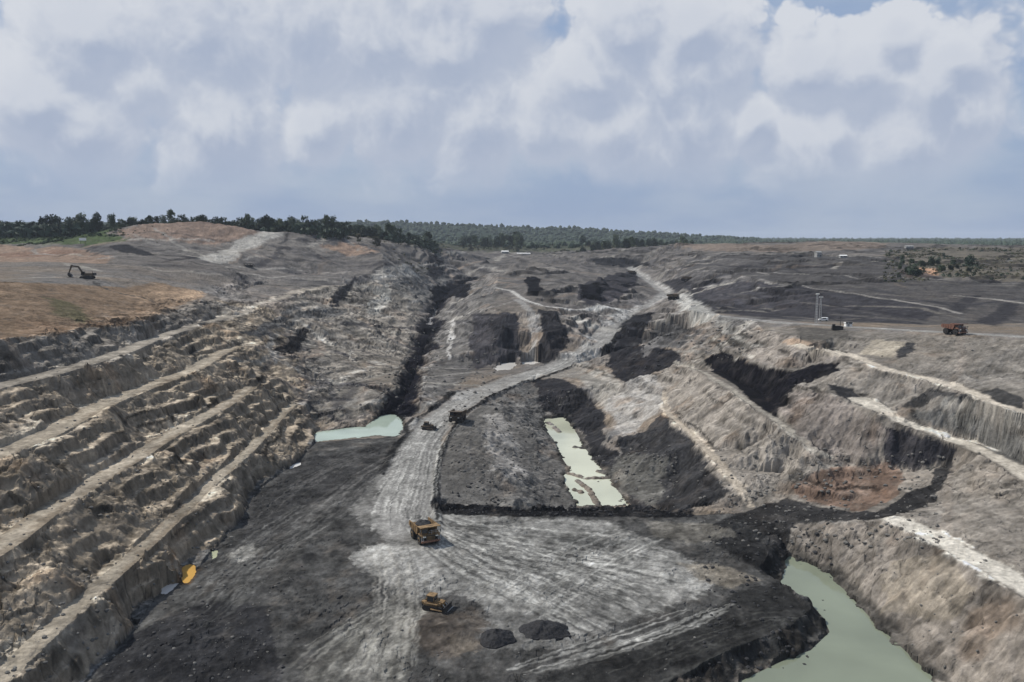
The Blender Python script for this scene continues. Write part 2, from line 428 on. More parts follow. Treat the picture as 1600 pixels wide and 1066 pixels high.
# erosion rills run down the fall line; four orientations blended by the direction of the slope
rill = np.zeros_like(H); wsum = 1e-6
dirn = np.arctan2(gy0, gx0)
for k in range(4):
    th = k * math.pi / 4
    w = np.abs(np.cos(dirn - th)) ** 6
    along = GX * math.cos(th) + GY * math.sin(th); across = -GX * math.sin(th) + GY * math.cos(th)
    across = across + .8 * gn(GX / 16, GY / 16, 40 + k)
    r = .5 * (1 - 2 * np.abs(gn(across / 4.6, along / 34, 50 + k))) + .42 * (1 - 2 * np.abs(gn(across / 1.9, along / 20, 60 + k))) + .3 * gn(across / .8, along / 9, 70 + k)
    rill = rill + w * r; wsum = wsum + w
rill = rill / wsum
ledge_n = H + 1.3 * fbm(GX / 22, GY / 22, 80, 3)
ledge = np.abs(((ledge_n / 2.6) % 1.0) - .5) * 2 - .5                       # bedding ledges in the rock faces
leftw = sstep(30, -20, GX + 40 + .08 * GY)
sm = np.clip(steep * near, 0, 1)
sm = sm * (1 - .75 * leftw * sstep(46.5, 50, flat0))
rill_far = fbm(GX / 30, GY / 30, 91, 5)
rightw = sstep(20, 60, GX) * (1 - sstep(420, 480, GY))
def near_line(pts, hw, soft):
    """1 on a polyline's band, falling to 0 outside"""
    m = np.zeros_like(GX)
    w = [(p.x, p.y) for p in pts]
    for (xa, ya), (xb, yb) in zip(w[:-1], w[1:]):
        r0, r1 = np.searchsorted(YY, min(ya, yb) - hw - soft), np.searchsorted(YY, max(ya, yb) + hw + soft) + 1
        dx, dy = xb - xa, yb - ya; q = dx * dx + dy * dy + 1e-9
        X, Yv = GX[r0:r1], GY[r0:r1]
        t = np.clip(((X - xa) * dx + (Yv - ya) * dy) / q, 0, 1)
        m[r0:r1] = np.maximum(m[r0:r1], 1 - sstep(hw, hw + soft, np.hypot(X - xa - t * dx, Yv - ya - t * dy)))
    return m


ROADS = np.maximum.reduce([near_line(LINES['road_main'], 9, 6), near_line(LINES['road_upper'], 8, 14), near_line(LINES['road_thin'], 4, 8), near_line(LINES['road_plateau'], 5, 6)])
bv, be = cells(GX / 3.4 + .5 * gn(GX / 5, GY / 5, 140), GY / 4.6 + .5 * gn(GX / 5, GY / 5, 141), 3)
cv, ce = cells(GX / 1.25, GY / 1.6, 17)
rocky = np.clip(.45 + 1.3 * fbm(GX / 26, GY / 26, 150, 3), 0, 1)          # where the face is broken rock rather than graded soil
scoop = fbm(GX / 17, GY / 17, 155, 3)
H = H + sm * (.55 * rill * (1.25 - .5 * rocky) * (1 - .4 * leftw) * (1 - .4 * rightw) + (1.0 - .6 * rightw) * scoop + rocky * (.55 * bv + .22 * cv) * (.6 + .6 * leftw))
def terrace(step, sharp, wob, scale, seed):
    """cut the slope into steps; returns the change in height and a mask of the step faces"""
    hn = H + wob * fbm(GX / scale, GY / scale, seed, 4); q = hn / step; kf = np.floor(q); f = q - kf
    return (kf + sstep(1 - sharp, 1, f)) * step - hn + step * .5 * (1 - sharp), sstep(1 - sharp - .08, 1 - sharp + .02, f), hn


FACE = np.zeros_like(H)
d1, r1_, HN = terrace(3.3, .5, 1.7, 34, 501)
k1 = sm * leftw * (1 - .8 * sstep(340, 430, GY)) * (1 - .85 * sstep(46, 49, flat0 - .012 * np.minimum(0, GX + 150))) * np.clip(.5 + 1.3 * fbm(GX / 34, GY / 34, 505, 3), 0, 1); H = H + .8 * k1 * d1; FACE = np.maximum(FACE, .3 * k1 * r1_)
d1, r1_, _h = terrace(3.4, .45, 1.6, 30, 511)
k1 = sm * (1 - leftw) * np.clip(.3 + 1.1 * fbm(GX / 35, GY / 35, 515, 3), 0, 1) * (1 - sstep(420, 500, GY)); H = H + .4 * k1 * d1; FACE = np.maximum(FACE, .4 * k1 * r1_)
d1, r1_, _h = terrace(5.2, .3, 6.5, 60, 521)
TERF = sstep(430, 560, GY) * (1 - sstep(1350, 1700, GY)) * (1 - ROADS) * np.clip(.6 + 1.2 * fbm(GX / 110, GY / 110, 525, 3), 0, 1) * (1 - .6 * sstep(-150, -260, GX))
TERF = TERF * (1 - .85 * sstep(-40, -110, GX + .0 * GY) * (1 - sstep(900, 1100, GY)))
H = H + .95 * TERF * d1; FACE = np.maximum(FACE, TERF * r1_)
rough = np.clip(.3 + .7 * fbm(GX / 40, GY / 40, 95, 3), .05, 1.2)
flr = (1 - sstep(.03, .12, slope0)) * (1 - sstep(-4, 6, flat0 - 6)) * (1 - ROADS)
H = H + near * flr * (.30 * np.maximum(fbm(GX / 6, GY / 6, 601, 4, .6), -.2) + .16 * cv * sstep(0, .5, fbm(GX / 18, GY / 18, 605, 3)))
H = H + near * (.2 * rough * fbm(GX / 3.2, GY / 3.2, 97, 4) + .12 * rough * gn(GX / .8, GY / .8, 99) + .10 * rough * cv)
mid = .7 * sstep(430, 620, GY) * (1 - sstep(1500, 2200, GY)) * (1 - ROADS) * (1 - .6 * sstep(60, 130, GX - .12 * GY))
spoil = 1 - 2 * np.abs(gn(GX / 62 + .5 * gn(GX / 40, GY / 40, 161), GY / 88, 160)); spoil2 = 1 - 2 * np.abs(gn(GX / 24, GY / 36, 163))
H = H + mid * (2.2 * spoil + 1.3 * spoil2 + 1.4 * rill_far) * np.clip(GY / 800, .6, 1.5)
H = H + sstep(1500, 2200, GY) * (1 - sstep(3000, 6000, GY)) * 2.5 * rill_far
berm = np.maximum(near_line(offset(LINES['road_main'], 9.3), .5, 1.3), near_line(offset(LINES['road_main'][2:], -9.3), .4, 1.1) * .6)
H = H + .9 * berm * (.7 + .6 * gn(GX / 3, GY / 3, 171))


def ground_z(x, y):
    r = np.clip(np.interp(y, YY, np.arange(NROW)), 0, NROW - 1.001); c = np.clip(np.interp(x / y, TT, np.arange(NCOL)), 0, NCOL - 1.001)
    i, j = int(r), int(c); a, b = r - i, c - j
    return float((H[i, j] * (1 - b) + H[i, j + 1] * b) * (1 - a) + (H[i + 1, j] * (1 - b) + H[i + 1, j + 1] * b) * a)


def carve(poly, depth, level, rag=.8):
    """sink the ground below a water level inside an outline of world points"""
    global H
    w = [(p.x, p.y) for p in poly]
    r0, r1 = np.searchsorted(YY, min(p[1] for p in w) - 3), np.searchsorted(YY, max(p[1] for p in w) + 3) + 1
    X = GX[r0:r1] + rag * gn(GX[r0:r1] / 3, GY[r0:r1] / 3, 181); Yv = GY[r0:r1] + rag * gn(GX[r0:r1] / 3, GY[r0:r1] / 3, 183)
    ins = np.zeros(X.shape, bool)
    for (xa, ya), (xb, yb) in zip(w, w[1:] + w[:1]):
        if ya != yb: ins ^= ((ya > Yv) != (yb > Yv)) & (X < (xb - xa) * (Yv - ya) / (yb - ya) + xa)
    h = H[r0:r1]; h[ins] = np.minimum(h[ins], level - depth)


for poly, z in ((shore_r, -3.0), (pond_l, -1.05), (trench, -8.0), (pond_m, 4.45), (pond_n, 4.45)):
    carve([at(x, y, z) for x, y in poly], .35, z, 1.5)
for ln in (((893, 741), (915, 748), (952, 747)), ((903, 752), (920, 765), (936, 792)), ((866, 668), (874, 675)), ((898, 699), (914, 701)), ((850, 690), (868, 692)), ((876, 738), (893, 741)), ((952, 742), (936, 737)), ((855, 660), (862, 664)), ((908, 770), (898, 766))):
    m_ = near_line([at(x, y, -8) for x, y in ln], .5, 1.6); H = np.maximum(H, np.where(m_ > 0, -8.6 + 1.3 * m_ * (.8 + .5 * gn(GX / 2, GY / 2, 191)), -99))
PUDDLES = []
for poly, lab_, c in (([(283, 880), (297, 875), (306, 879), (304, 892), (293, 906), (284, 903)], 'small orange pool of acid water at the toe of the stepped wall', (.36, .20, .035)),
                      ([(250, 918), (262, 911), (281, 908), (272, 917), (260, 926), (251, 924)], 'small milky puddle below the orange pool', (.42, .40, .38)),
                      ([(329, 861), (341, 858), (338, 870), (331, 873)], 'tiny pale green puddle above the orange pool', (.30, .31, .20)),
                      ([(450, 729), (468, 721), (471, 725), (455, 733)], 'thin white puddle on the dark floor edge', (.45, .44, .42))):
    q = [at(x, y, TIN.ray_cast(Vector((0, 0, CAMZ)), ray(sum(p[0] for p in poly) / len(poly), sum(p[1] for p in poly) / len(poly)).normalized())[0].z) for x, y in poly]
    zz = min(ground_z(v.x, v.y) for v in q) - .05
    for v in q: v.z = zz
    carve(q, .25, zz, .2); PUDDLES.append((q, lab_, c))



def bump(px, py, z, rx, ry, h, ang=0.0):
    global H
    c = at(px, py, z); dx, dy = GX - c.x, GY - c.y
    u = dx * math.cos(ang) + dy * math.sin(ang); v = -dx * math.sin(ang) + dy * math.cos(ang)
    H = H + h * np.exp(-((u / rx) ** 2 + (v / ry) ** 2)) * (1 + .35 * gn(GX / 2.5, GY / 2.5, 7))


bump(765, 690, 1, 11, 30, 3.2); bump(735, 735, 0, 8, 12, 1.6); bump(810, 645, 0, 9, 16, 2.2); bump(800, 745, 0, 10, 12, 1.8); bump(1010, 745, -4, 9, 9, 2.6); bump(960, 690, -3, 6, 14, 2.4)
bump(690, 985, 0, 7, 6, 1.1); bump(650, 975, 0, 4, 3, .6); bump(735, 990, 0, 4, 4, .7); bump(1150, 835, 0, 9, 6, 1.4); bump(1170, 870, 0, 7, 6, 1.2)
bump(470, 870, 0, 3, 8, .9); bump(450, 905, 0, 3, 5, .8); bump(420, 960, 0, 5, 5, .9); bump(300, 990, 0, 9, 6, 1.2); bump(250, 1030, 0, 8, 6, 1.0); bump(360, 930, 0, 6, 5, .7)
bump(960, 845, 0, 12, 2.4, .5); bump(1180, 970, 0, 9, 7, .6); bump(1100, 1020, 0, 9, 6, .6)


def hit(px, py):
    """where the sight line through a photo point meets the surveyed ground"""
    loc, n, i, d = TIN.ray_cast(Vector((0, 0, CAMZ)), ray(px, py).normalized())
    return loc if loc else atd(px, py, 2500)


def spot(px, py):
    v = hit(px, py); return Vector((v.x, v.y, ground_z(v.x, v.y)))


# ------------------------------------------------------------------ ground colours (what the soil is, by place)
gxf, gyf = grad(H); slope = np.hypot(gxf, gyf)
C = np.zeros(H.shape + (3,), np.float32)
LAB = np.zeros(H.shape, np.int8)
nb = fbm(GX / 60, GY / 60, 101, 5); nm = fbm(GX / 13, GY / 13, 107, 4); ns = fbm(GX / 2.6, GY / 2.6, 113, 3)
TAN, GREY = np.array((.170, .137, .103)), np.array((.128, .122, .115))
k = np.clip(.5 + .9 * nb + .45 * nm, 0, 1)[..., None]
C[:] = GREY * (1 - k) + TAN * k
farw = sstep(350, 700, GY)[..., None]
fk = np.clip(.5 + .8 * fbm(GX / 90, GY / 45, 120, 5, .6), 0, 1)[..., None]; fk2 = sstep(.25, .6, fbm(GX / 50, GY / 30, 124, 4, .6))[..., None]
FARC = np.array((.086, .081, .079)) * (1 - fk) + np.array((.150, .137, .121)) * fk
FARC = FARC * (1 - .6 * fk2) + np.array((.052, .050, .053)) * .6 * fk2
C[:] = C * (1 - farw) + FARC * (1 + .3 * nm[..., None]) * farw
JIT = [(fbm(GX / (5, 4.2, 3.6)[i], GY / (5, 4.2, 3.6)[i], 200, 5, .72), fbm(GX / (5, 4.2, 3.6)[i], GY / (5, 4.2, 3.6)[i], 230, 5, .72)) for i in range(3)]
JITF = [(fbm(GX / 13, GY / 20, 260 + i, 5, .72), fbm(GX / 13, GY / 20, 290 + i, 5, .72)) for i in range(2)]


strew = np.minimum(0, fbm(GX / 6, GY / 9, 320, 4, .65) * .9 + .05 - .25 * rill * sm)


def window(pts, pad):
    xs = [p[0] for p in pts]; ys = [p[1] for p in pts]
    r0, r1 = np.searchsorted(YY, min(ys) - pad), np.searchsorted(YY, max(ys) + pad) + 1
    ts = [(x + s * pad) / max(p[1], 40) for x, p in zip(xs, pts) for s in (-1, 1)]
    c0, c1 = np.searchsorted(TT, min(ts)), np.searchsorted(TT, max(ts)) + 1
    return slice(max(r0, 0), r1), slice(max(c0, 0), c1)


def lay(mask, sl, colour, strength, vary, label, dil=.55):
    cur = C[sl]; m = np.clip(mask * strength * (1 + dil * strew[sl]), 0, 1)[..., None]
    v = 1 + vary * (nm[sl] * .7 + ns[sl] * .6)[..., None]
    C[sl] = cur * (1 - m) + np.asarray(colour, np.float32) * np.clip(v, .3, 2) * m
    if label: LAB[sl][mask > .5] = label


def area(px_poly, colour, strength=1.0, vary=.25, ragged=1.0, label=0, dil=.55):
    w = []
    for (xa, ya), (xb, yb) in zip(px_poly, px_poly[1:] + px_poly[:1]):
        n = max(1, int(math.hypot(xb - xa, yb - ya) / 12))
        for i in range(n):
            h = hit(xa + (xb - xa) * i / n, ya + (yb - ya) * i / n); w.append((h.x, h.y))
    far = np.median([p[1] for p in w]); amp = far * .0062 * ragged
    sl = window(w, amp * 4 + 5); X, Yv = WX[sl], WY[sl]
    if X.size == 0: return
    tot = np.zeros(X.shape, np.float32)
    J = JIT if far < 600 else JITF
    for jx, jy in J:
        x, y = X + amp * jx[sl], Yv + amp * 1.6 * jy[sl]
        ins = np.zeros(X.shape, bool)
        for (xa, ya), (xb, yb) in zip(w, w[1:] + w[:1]):
            if ya == yb: continue
            ins ^= ((ya > y) != (yb > y)) & (x < (xb - xa) * (y - ya) / (yb - ya) + xa)
        tot += ins
    lay(tot / len(J), sl, colour, strength, vary, label, dil)


def stroke(pts, hw, colour, strength=1.0, vary=.2, ragged=.35, soft=.35, label=0):
    """band of soil along a world polyline, half-width hw metres"""
    w = [(p.x, p.y) for p in pts]
    sl = window(w, hw * 2 + 6); X, Yv = WX[sl], WY[sl]
    if X.size == 0: return
    dist = np.full(X.shape, 1e9)
    for (xa, ya), (xb, yb) in zip(w[:-1], w[1:]):
        dx, dy = xb - xa, yb - ya; q = dx * dx + dy * dy + 1e-9
        t = np.clip(((X - xa) * dx + (Yv - ya) * dy) / q, 0, 1)
        dist = np.minimum(dist, np.hypot(X - xa - t * dx, Yv - ya - t * dy))
    dist = dist + hw * ragged * (JIT[0][0][sl] + 1.3 * nb[sl])
    lay(1 - sstep(hw * (1 - soft), hw * (1 + soft * .4), dist), sl, colour, strength, vary, label)


# wall and country tones
area([(-260, 1400), (-260, 560), (0, 528), (212, 505), (330, 468), (420, 480), (470, 560), (470, 640), (490, 695), (400, 765), (332, 860), (240, 935), (145, 1054), (-80, 1400)], (.192, .158, .115), .88, .45)
area([(0, 520), (110, 519), (212, 505), (330, 468), (400, 485), (312, 512), (150, 572), (0, 608), (-260, 690), (-260, 560)], (.125, .118, .108), .7, .45)
area([(470, 560), (430, 500), (470, 455), (600, 440), (660, 470), (640, 560), (600, 640), (500, 670), (480, 620)], (.150, .135, .112), .8, .25)
area([(1030, 575), (1200, 510), (1850, 545), (1850, 1400), (1560, 1180), (1230, 870), (1160, 800), (1037, 645)], (.138, .126, .109), .85, .45)
area([(1300, 818), (1380, 815), (1475, 862), (1600, 937), (1700, 1010), (1600, 1130), (1450, 1054), (1320, 925), (1262, 881), (1232, 866), (1250, 822)], (.15, .132, .112), .9, .45)
area([(1375, 960), (1400, 880), (1480, 870), (1530, 920), (1490, 975), (1420, 960)], (.195, .168, .130), .7, .3)
area([(-260, 545), (0, 530), (110, 519), (212, 503), (290, 475), (322, 462), (250, 440), (200, 450), (130, 445), (0, 440), (-260, 446)], (.150, .106, .070), 1, .4, 1.5)
area([(190, 462), (250, 443), (320, 458), (305, 470), (230, 472)], (.225, .160, .105), .9, .3, 1.6)
area([(60, 462), (105, 470), (150, 495), (130, 508), (85, 492)], (.085, .078, .042), .9, .3, 2)
area([(20, 500), (120, 508), (190, 500), (210, 504), (110, 519), (30, 522)], (.14, .095, .062), .7, .4, 2)
area([(-260, 412), (-260, 386), (0, 385), (120, 390), (180, 404), (165, 413), (0, 411)], (.215, .152, .110), .9, .3, 2)
area([(-260, 400), (0, 398), (110, 392), (140, 397), (30, 404)], (.17, .105, .075), .7, .4, 2)
area([(180, 362), (230, 352), (340, 347), (392, 360), (420, 366), (330, 386), (280, 378), (200, 376)], (.200, .140, .104), .8, .3, 2)
area([(500, 385), (550, 380), (590, 395), (560, 402), (520, 395)], (.24, .165, .115), .8, .3, 2)
area([(-260, 371), (160, 364), (200, 378), (140, 386), (0, 382), (-260, 382)], (.060, .085, .035), 1, .3, 2)
area([(640, 366), (1100, 371), (1045, 382), (900, 393), (800, 396), (700, 393), (640, 388)], (.075, .080, .052), .9, .4, 2)
area([(1380, 400), (1440, 388), (1600, 388), (1850, 388), (1850, 440), (1600, 440), (1480, 436), (1400, 420)], (.115, .102, .078), .8, .4, 2)
area([(1405, 426), (1440, 418), (1470, 424), (1455, 435), (1412, 435)], (.36, .215, .135), 1, .3, 2)
area([(1040, 383), (1100, 379), (1200, 384), (1330, 377), (1400, 380), (1380, 390), (1200, 395), (1100, 392)], (.175, .135, .105), .7, .3, 2)
# dark spoil and coal
rs_ = random.Random(33)
PURP = (.036, .035, .040)
area([(1050, 440), (1080, 400), (1200, 398), (1380, 402), (1480, 440), (1600, 440), (1850, 445), (1850, 505), (1600, 505), (1450, 508), (1200, 498), (1110, 488)], (.066, .063, .062), .9, .35)
area([(1060, 452), (1130, 440), (1200, 442), (1312, 457), (1470, 482), (1440, 507), (1300, 500), (1200, 496), (1120, 488)], PURP, .9, .25)
for i in range(26):                                      # tipped lifts of the long dump, seen as bands along its contours
    y0 = rs_.uniform(402, 500); x0 = rs_.uniform(1070, 1450); ln = rs_.uniform(80, 320)
    q = [hit(x0 + ln * t, y0 + ln * t * rs_.uniform(.02, .10)) for t in (0, .25, .5, .75, 1)]
    stroke(q, rs_.uniform(.002, .006) * q[0].y, rs_.choice(((.026, .025, .029), (.035, .034, .038), (.10, .094, .086), (.13, .12, .105), (.045, .043, .046))), rs_.uniform(.5, .9), .35, .5, .6)
area([(1478, 488), (1490, 474), (1512, 462), (1534, 463), (1520, 474), (1500, 491)], (.035, .034, .038), .9, .3, 1.4)
area([(1520, 503), (1550, 490), (1572, 470), (1594, 478), (1580, 498), (1556, 510)], (.035, .034, .038), .9, .3, 1.6)
area([(1060, 470), (1090, 462), (1110, 475), (1090, 480)], (.03, .03, .034), 1, .3)
area([(655, 640), (668, 560), (690, 490), (742, 440), (792, 446), (760, 490), (738, 520), (742, 578), (700, 612)], (.108, .103, .096), .9, .6, 1.0)
area([(600, 440), (660, 415), (700, 440), (668, 480), (640, 470)], (.125, .12, .108), .7, .5, 1.5)
rs = random.Random(21)                                   # smears of coal, clay and pale spoil tipped over the far workings
for x0, x1, y0, y1, n in ((600, 1060, 396, 480, 95), (1060, 1600, 400, 500, 70), (420, 660, 440, 640, 70), (180, 620, 372, 440, 60), (650, 760, 470, 620, 40), (1060, 1200, 500, 560, 24), (0, 260, 385, 440, 16),
                          (900, 1060, 480, 640, 26)):
    for i in range(n):
        px, py = rs.uniform(x0, x1), rs.uniform(y0, y1); h = hit(px, py)
        if h.y > 1450: continue
        ln = rs.uniform(.015, .06) * h.y; a_ = rs.gauss(0, .5) if rs.random() < .6 else rs.gauss(1.1, .4)
        dv = Vector((math.cos(a_), math.sin(a_) * 1.6, 0)) * ln
        c = rs.choice(((.035, .034, .037), (.05, .048, .05), (.07, .066, .064), (.21, .20, .18), (.24, .225, .195), (.18, .145, .115), (.025, .025, .028)))
        stroke([h - dv, h + Vector((rs.gauss(0, .2) * ln, rs.gauss(0, .2) * ln, 0)), h + dv], rs.uniform(.0016, .0055) * h.y, c, rs.uniform(.4, .85), .4, .7, .6)
COAL = (.0062, .0062, .0100)
for poly, c in [
    ([(600, 656), (592, 648), (612, 620), (628, 590), (640, 560), (655, 525), (668, 500), (682, 472), (672, 455), (700, 445), (720, 447), (742, 443), (730, 465), (700, 470), (690, 480), (680, 505), (672, 530),
      (662, 560), (655, 590), (648, 620), (645, 650), (632, 657), (615, 648)], COAL),
    ([(668, 408), (690, 404), (696, 425), (680, 438), (668, 432)], (.03, .03, .034)),
    ([(818, 440), (830, 435), (846, 438), (842, 447), (851, 453), (838, 464), (824, 461), (826, 450)], COAL),
    ([(903, 447), (930, 440), (960, 430), (1000, 425), (992, 450), (960, 472), (930, 480), (903, 472)], (.05, .048, .054)),
    ([(905, 448), (935, 445), (940, 470), (910, 470)], COAL),
    ([(918, 406), (975, 403), (1018, 415), (975, 419), (940, 418)], (.03, .03, .033)),
    ([(1030, 442), (1060, 436), (1085, 445), (1060, 456), (1040, 452)], (.035, .034, .038)),
    ([(953, 495), (1025, 490), (1012, 510), (1000, 540), (1062, 550), (1062, 570), (1030, 579), (985, 598), (965, 590), (948, 575), (950, 540)], (.022, .022, .026)),
    ([(1040, 500), (1080, 520), (1070, 545), (1020, 545), (1005, 530)], (.07, .068, .066)),
    ([(740, 495), (790, 488), (812, 500), (815, 560), (780, 566), (745, 578), (732, 540)], (.052, .050, .055)),
    ([(765, 505), (785, 495), (806, 492), (812, 510), (806, 530), (813, 558), (795, 552), (784, 535), (772, 528)], (.036, .036, .041)),
    ([(840, 484), (870, 490), (886, 520), (880, 548), (852, 572), (838, 562), (846, 520)], (.026, .026, .030)),
    ([(835, 594), (870, 590), (900, 605), (915, 620), (942, 645), (930, 672), (902, 668), (885, 650), (860, 650), (840, 640)], (.027, .027, .031)),
    ([(912, 640), (942, 645), (950, 700), (968, 725), (952, 748), (928, 712), (905, 672)], (.030, .030, .033)),
    ([(690, 795), (690, 700), (722, 655), (800, 605), (835, 600), (850, 655), (880, 715), (900, 795)], (.094, .090, .083)),
    ([(1037, 649), (1075, 685), (1130, 745), (1142, 766), (1085, 798), (985, 798), (978, 745), (962, 722), (970, 692), (1000, 676)], (.040, .040, .042)),
    ([(1103, 560), (1130, 550), (1190, 575), (1240, 580), (1300, 563), (1312, 580), (1260, 595), (1238, 606), (1226, 640), (1212, 656), (1185, 635), (1150, 602), (1105, 576)], COAL),
    ([(1385, 668), (1495, 699), (1480, 720), (1430, 736), (1370, 730), (1375, 700)], (.036, .035, .040)),
    ([(1290, 600), (1330, 608), (1360, 640), (1330, 630), (1300, 614)], (.04, .04, .042)),
    ([(1160, 800), (1230, 778), (1290, 795), (1370, 800), (1440, 760), (1480, 715), (1492, 730), (1450, 787), (1390, 809), (1300, 816), (1245, 822), (1226, 862), (1222, 905), (1190, 890), (1130, 862),
      (1090, 832), (1080, 806)], (.034, .033, .033)),
    ([(1404, 546), (1425, 535), (1436, 537), (1427, 556), (1410, 561)], (.04, .04, .042)),
    ([(1410, 640), (1450, 603), (1480, 611), (1500, 616), (1560, 606), (1600, 622), (1600, 640), (1540, 628), (1470, 618), (1440, 636)], (.060, .058, .056)),
    ([(1400, 642), (1470, 640), (1560, 660), (1600, 690), (1600, 735), (1520, 690), (1440, 655)], (.105, .102, .094)),
    ([(165, 389), (200, 385), (242, 401), (225, 403), (180, 394)], (.032, .032, .036)),
    ([(430, 546), (455, 528), (480, 514), (484, 530), (460, 551), (440, 556)], (.015, .015, .017)),
    ([(520, 465), (555, 437), (561, 440), (537, 470), (520, 490)], (.026, .026, .030)),
    ([(375, 520), (440, 492), (470, 470), (480, 474), (440, 505), (400, 528)], (.075, .073, .070)),
    ([(500, 480), (540, 487), (530, 495), (470, 500), (440, 520), (455, 495)], (.08, .078, .074)),
    ([(300, 575), (310, 540), (330, 560)], (.03, .03, .03)),
]: area(poly, tuple(v * (.72 if sum(c) < .18 else 1) for v in c), .98, .45, .4, 0, .2)
# rock chunk on the dark face, pale slab, tan spur flank, brown dump
area([(930, 742), (985, 708), (1050, 722), (1032, 775), (1012, 792), (960, 760)], (.088, .085, .076), .9, .6, 1.6)
area([(975, 600), (1010, 585), (1042, 600), (1050, 628), (975, 688), (955, 650), (940, 640)], (.215, .205, .188), .95, .2)
area([(900, 590), (935, 575), (975, 598), (945, 640), (925, 615)], (.20, .188, .165), .9, .25)
area([(1020, 588), (1050, 571), (1090, 583), (1140, 614), (1232, 682), (1296, 724), (1225, 745), (1175, 770), (1165, 795), (1140, 770), (1040, 647), (1040, 612)], (.178, .160, .137), .95, .32)
area([(1235, 762), (1290, 735), (1370, 725), (1412, 740), (1400, 775), (1340, 797), (1270, 787)], (.135, .092, .068), .95, .35)
area([(1220, 642), (1240, 610), (1290, 613), (1385, 668), (1370, 700), (1330, 726), (1282, 718)], (.140, .122, .107), .95, .25)
area([(1145, 548), (1185, 514), (1240, 526), (1320, 560), (1250, 575), (1195, 568)], (.180, .160, .138), .9, .3)
area([(1225, 530), (1290, 533), (1280, 545), (1230, 538)], (.26, .185, .125), .7, .3)
area([(1240, 510), (1320, 515), (1330, 530), (1290, 545), (1250, 530)], (.075, .070, .062), .8, .5)
area([(1360, 530), (1420, 535), (1400, 560), (1340, 552)], (.255, .225, .175), .8, .3)
area([(870, 560), (930, 570), (900, 590), (850, 590)], (.19, .18, .16), .7, .3)
# pit floor
area([(100, 1400), (145, 1054), (207, 985), (240, 935), (307, 890), (375, 812), (400, 765), (450, 732), (490, 692), (545, 687), (600, 684), (634, 672), (645, 655), (700, 652), (690, 690), (686, 798), (1085, 804), (1150, 803), (1212, 858),
      (1216, 910), (1270, 949), (1292, 988), (1231, 1028), (1080, 1105), (900, 1260), (800, 1400)], (.062, .061, .058), 1, .6, label=2)
area([(150, 1060), (210, 990), (320, 940), (420, 950), (440, 1066), (300, 1200)], (.028, .028, .030), .9, .5, 2, label=2)
area([(390, 790), (470, 715), (600, 700), (580, 750), (480, 790), (420, 850), (350, 890)], (.044, .043, .042), .9, .4, 2, label=2)
area([(1090, 830), (1150, 803), (1212, 858), (1218, 908), (1180, 890), (1130, 862)], (.019, .019, .019), .95, .4, label=2)
area([(1222, 908), (1292, 988), (1180, 1055), (1000, 1080), (840, 1066), (990, 1000), (1100, 955), (1150, 925)], (.026, .026, .025), .9, .5, 1.6, label=2)
area([(570, 790), (690, 802), (800, 808), (950, 815), (1060, 865), (1130, 905), (1100, 928), (1000, 965), (900, 992), (830, 962), (770, 965), (720, 925), (650, 935), (560, 885), (545, 868), (600, 850), (615, 825)],
     (.200, .196, .182), .88, .4, 2, label=2)
area([(545, 800), (590, 745), (630, 700), (684, 702), (687, 797), (640, 835), (600, 840)], (.19, .185, .172), .8, .3, 2, label=2)
area([(545, 868), (590, 850), (640, 862), (700, 915), (650, 918), (600, 885), (555, 884)], (.28, .275, .255), .8, .3, 2, label=2)
area([(740, 900), (830, 930), (860, 960), (790, 955), (730, 925)], (.26, .255, .235), .6, .35, 2, label=2)
area([(960, 880), (1030, 870), (1110, 905), (1060, 935), (960, 920)], (.25, .245, .228), .7, .3, 2, label=2)
area([(715, 975), (800, 955), (905, 960), (960, 985), (890, 1010), (760, 1016)], (.155, .152, .142), .85, .4, 1.6, label=2)
area([(860, 835), (900, 842), (990, 850), (950, 857), (880, 850)], (.075, .075, .07), .8, .5, 1.5, label=2)
area([(1010, 815), (1110, 820), (1145, 845), (1080, 850), (1020, 838)], (.15, .14, .12), .7, .4, 1.5, label=2)
area([(1060, 880), (1130, 885), (1190, 905), (1140, 918), (1090, 905)], (.165, .145, .115), .8, .4, 1.5, label=2)
area([(618, 985), (648, 962), (690, 958), (738, 952), (768, 980), (748, 1000), (765, 1012), (700, 1030), (655, 1018), (630, 1004)], (.072, .060, .049), .85, .7, 3.2, label=2)
area([(700, 1000), (740, 1000), (745, 1020), (710, 1025)], (.17, .145, .115), .6, .5, 2, label=2)
area([(470, 1060), (540, 985), (620, 950), (640, 1000), (640, 1066), (560, 1120)], (.150, .145, .128), .55, .6, 2.5, label=2)
area([(350, 868), (395, 850), (412, 860), (375, 880)], (.30, .29, .26), .8, .4, 2, label=2)
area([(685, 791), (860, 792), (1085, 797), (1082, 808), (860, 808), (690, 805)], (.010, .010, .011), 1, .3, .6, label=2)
for poly, z, hw in ((shore_r, -3.0, 1.6), (pond_l, -1.05, 1.3), (trench, -8.0, 1.5)):
    stroke([at(x, y, z) for x, y in poly + poly[:1]], hw, (.030, .029, .026), .8, .3, .8, .8)
stroke(PUDDLES[0][0] + PUDDLES[0][0][:1], 1.3, (.15, .085, .035), .8, .4, .7, .9)
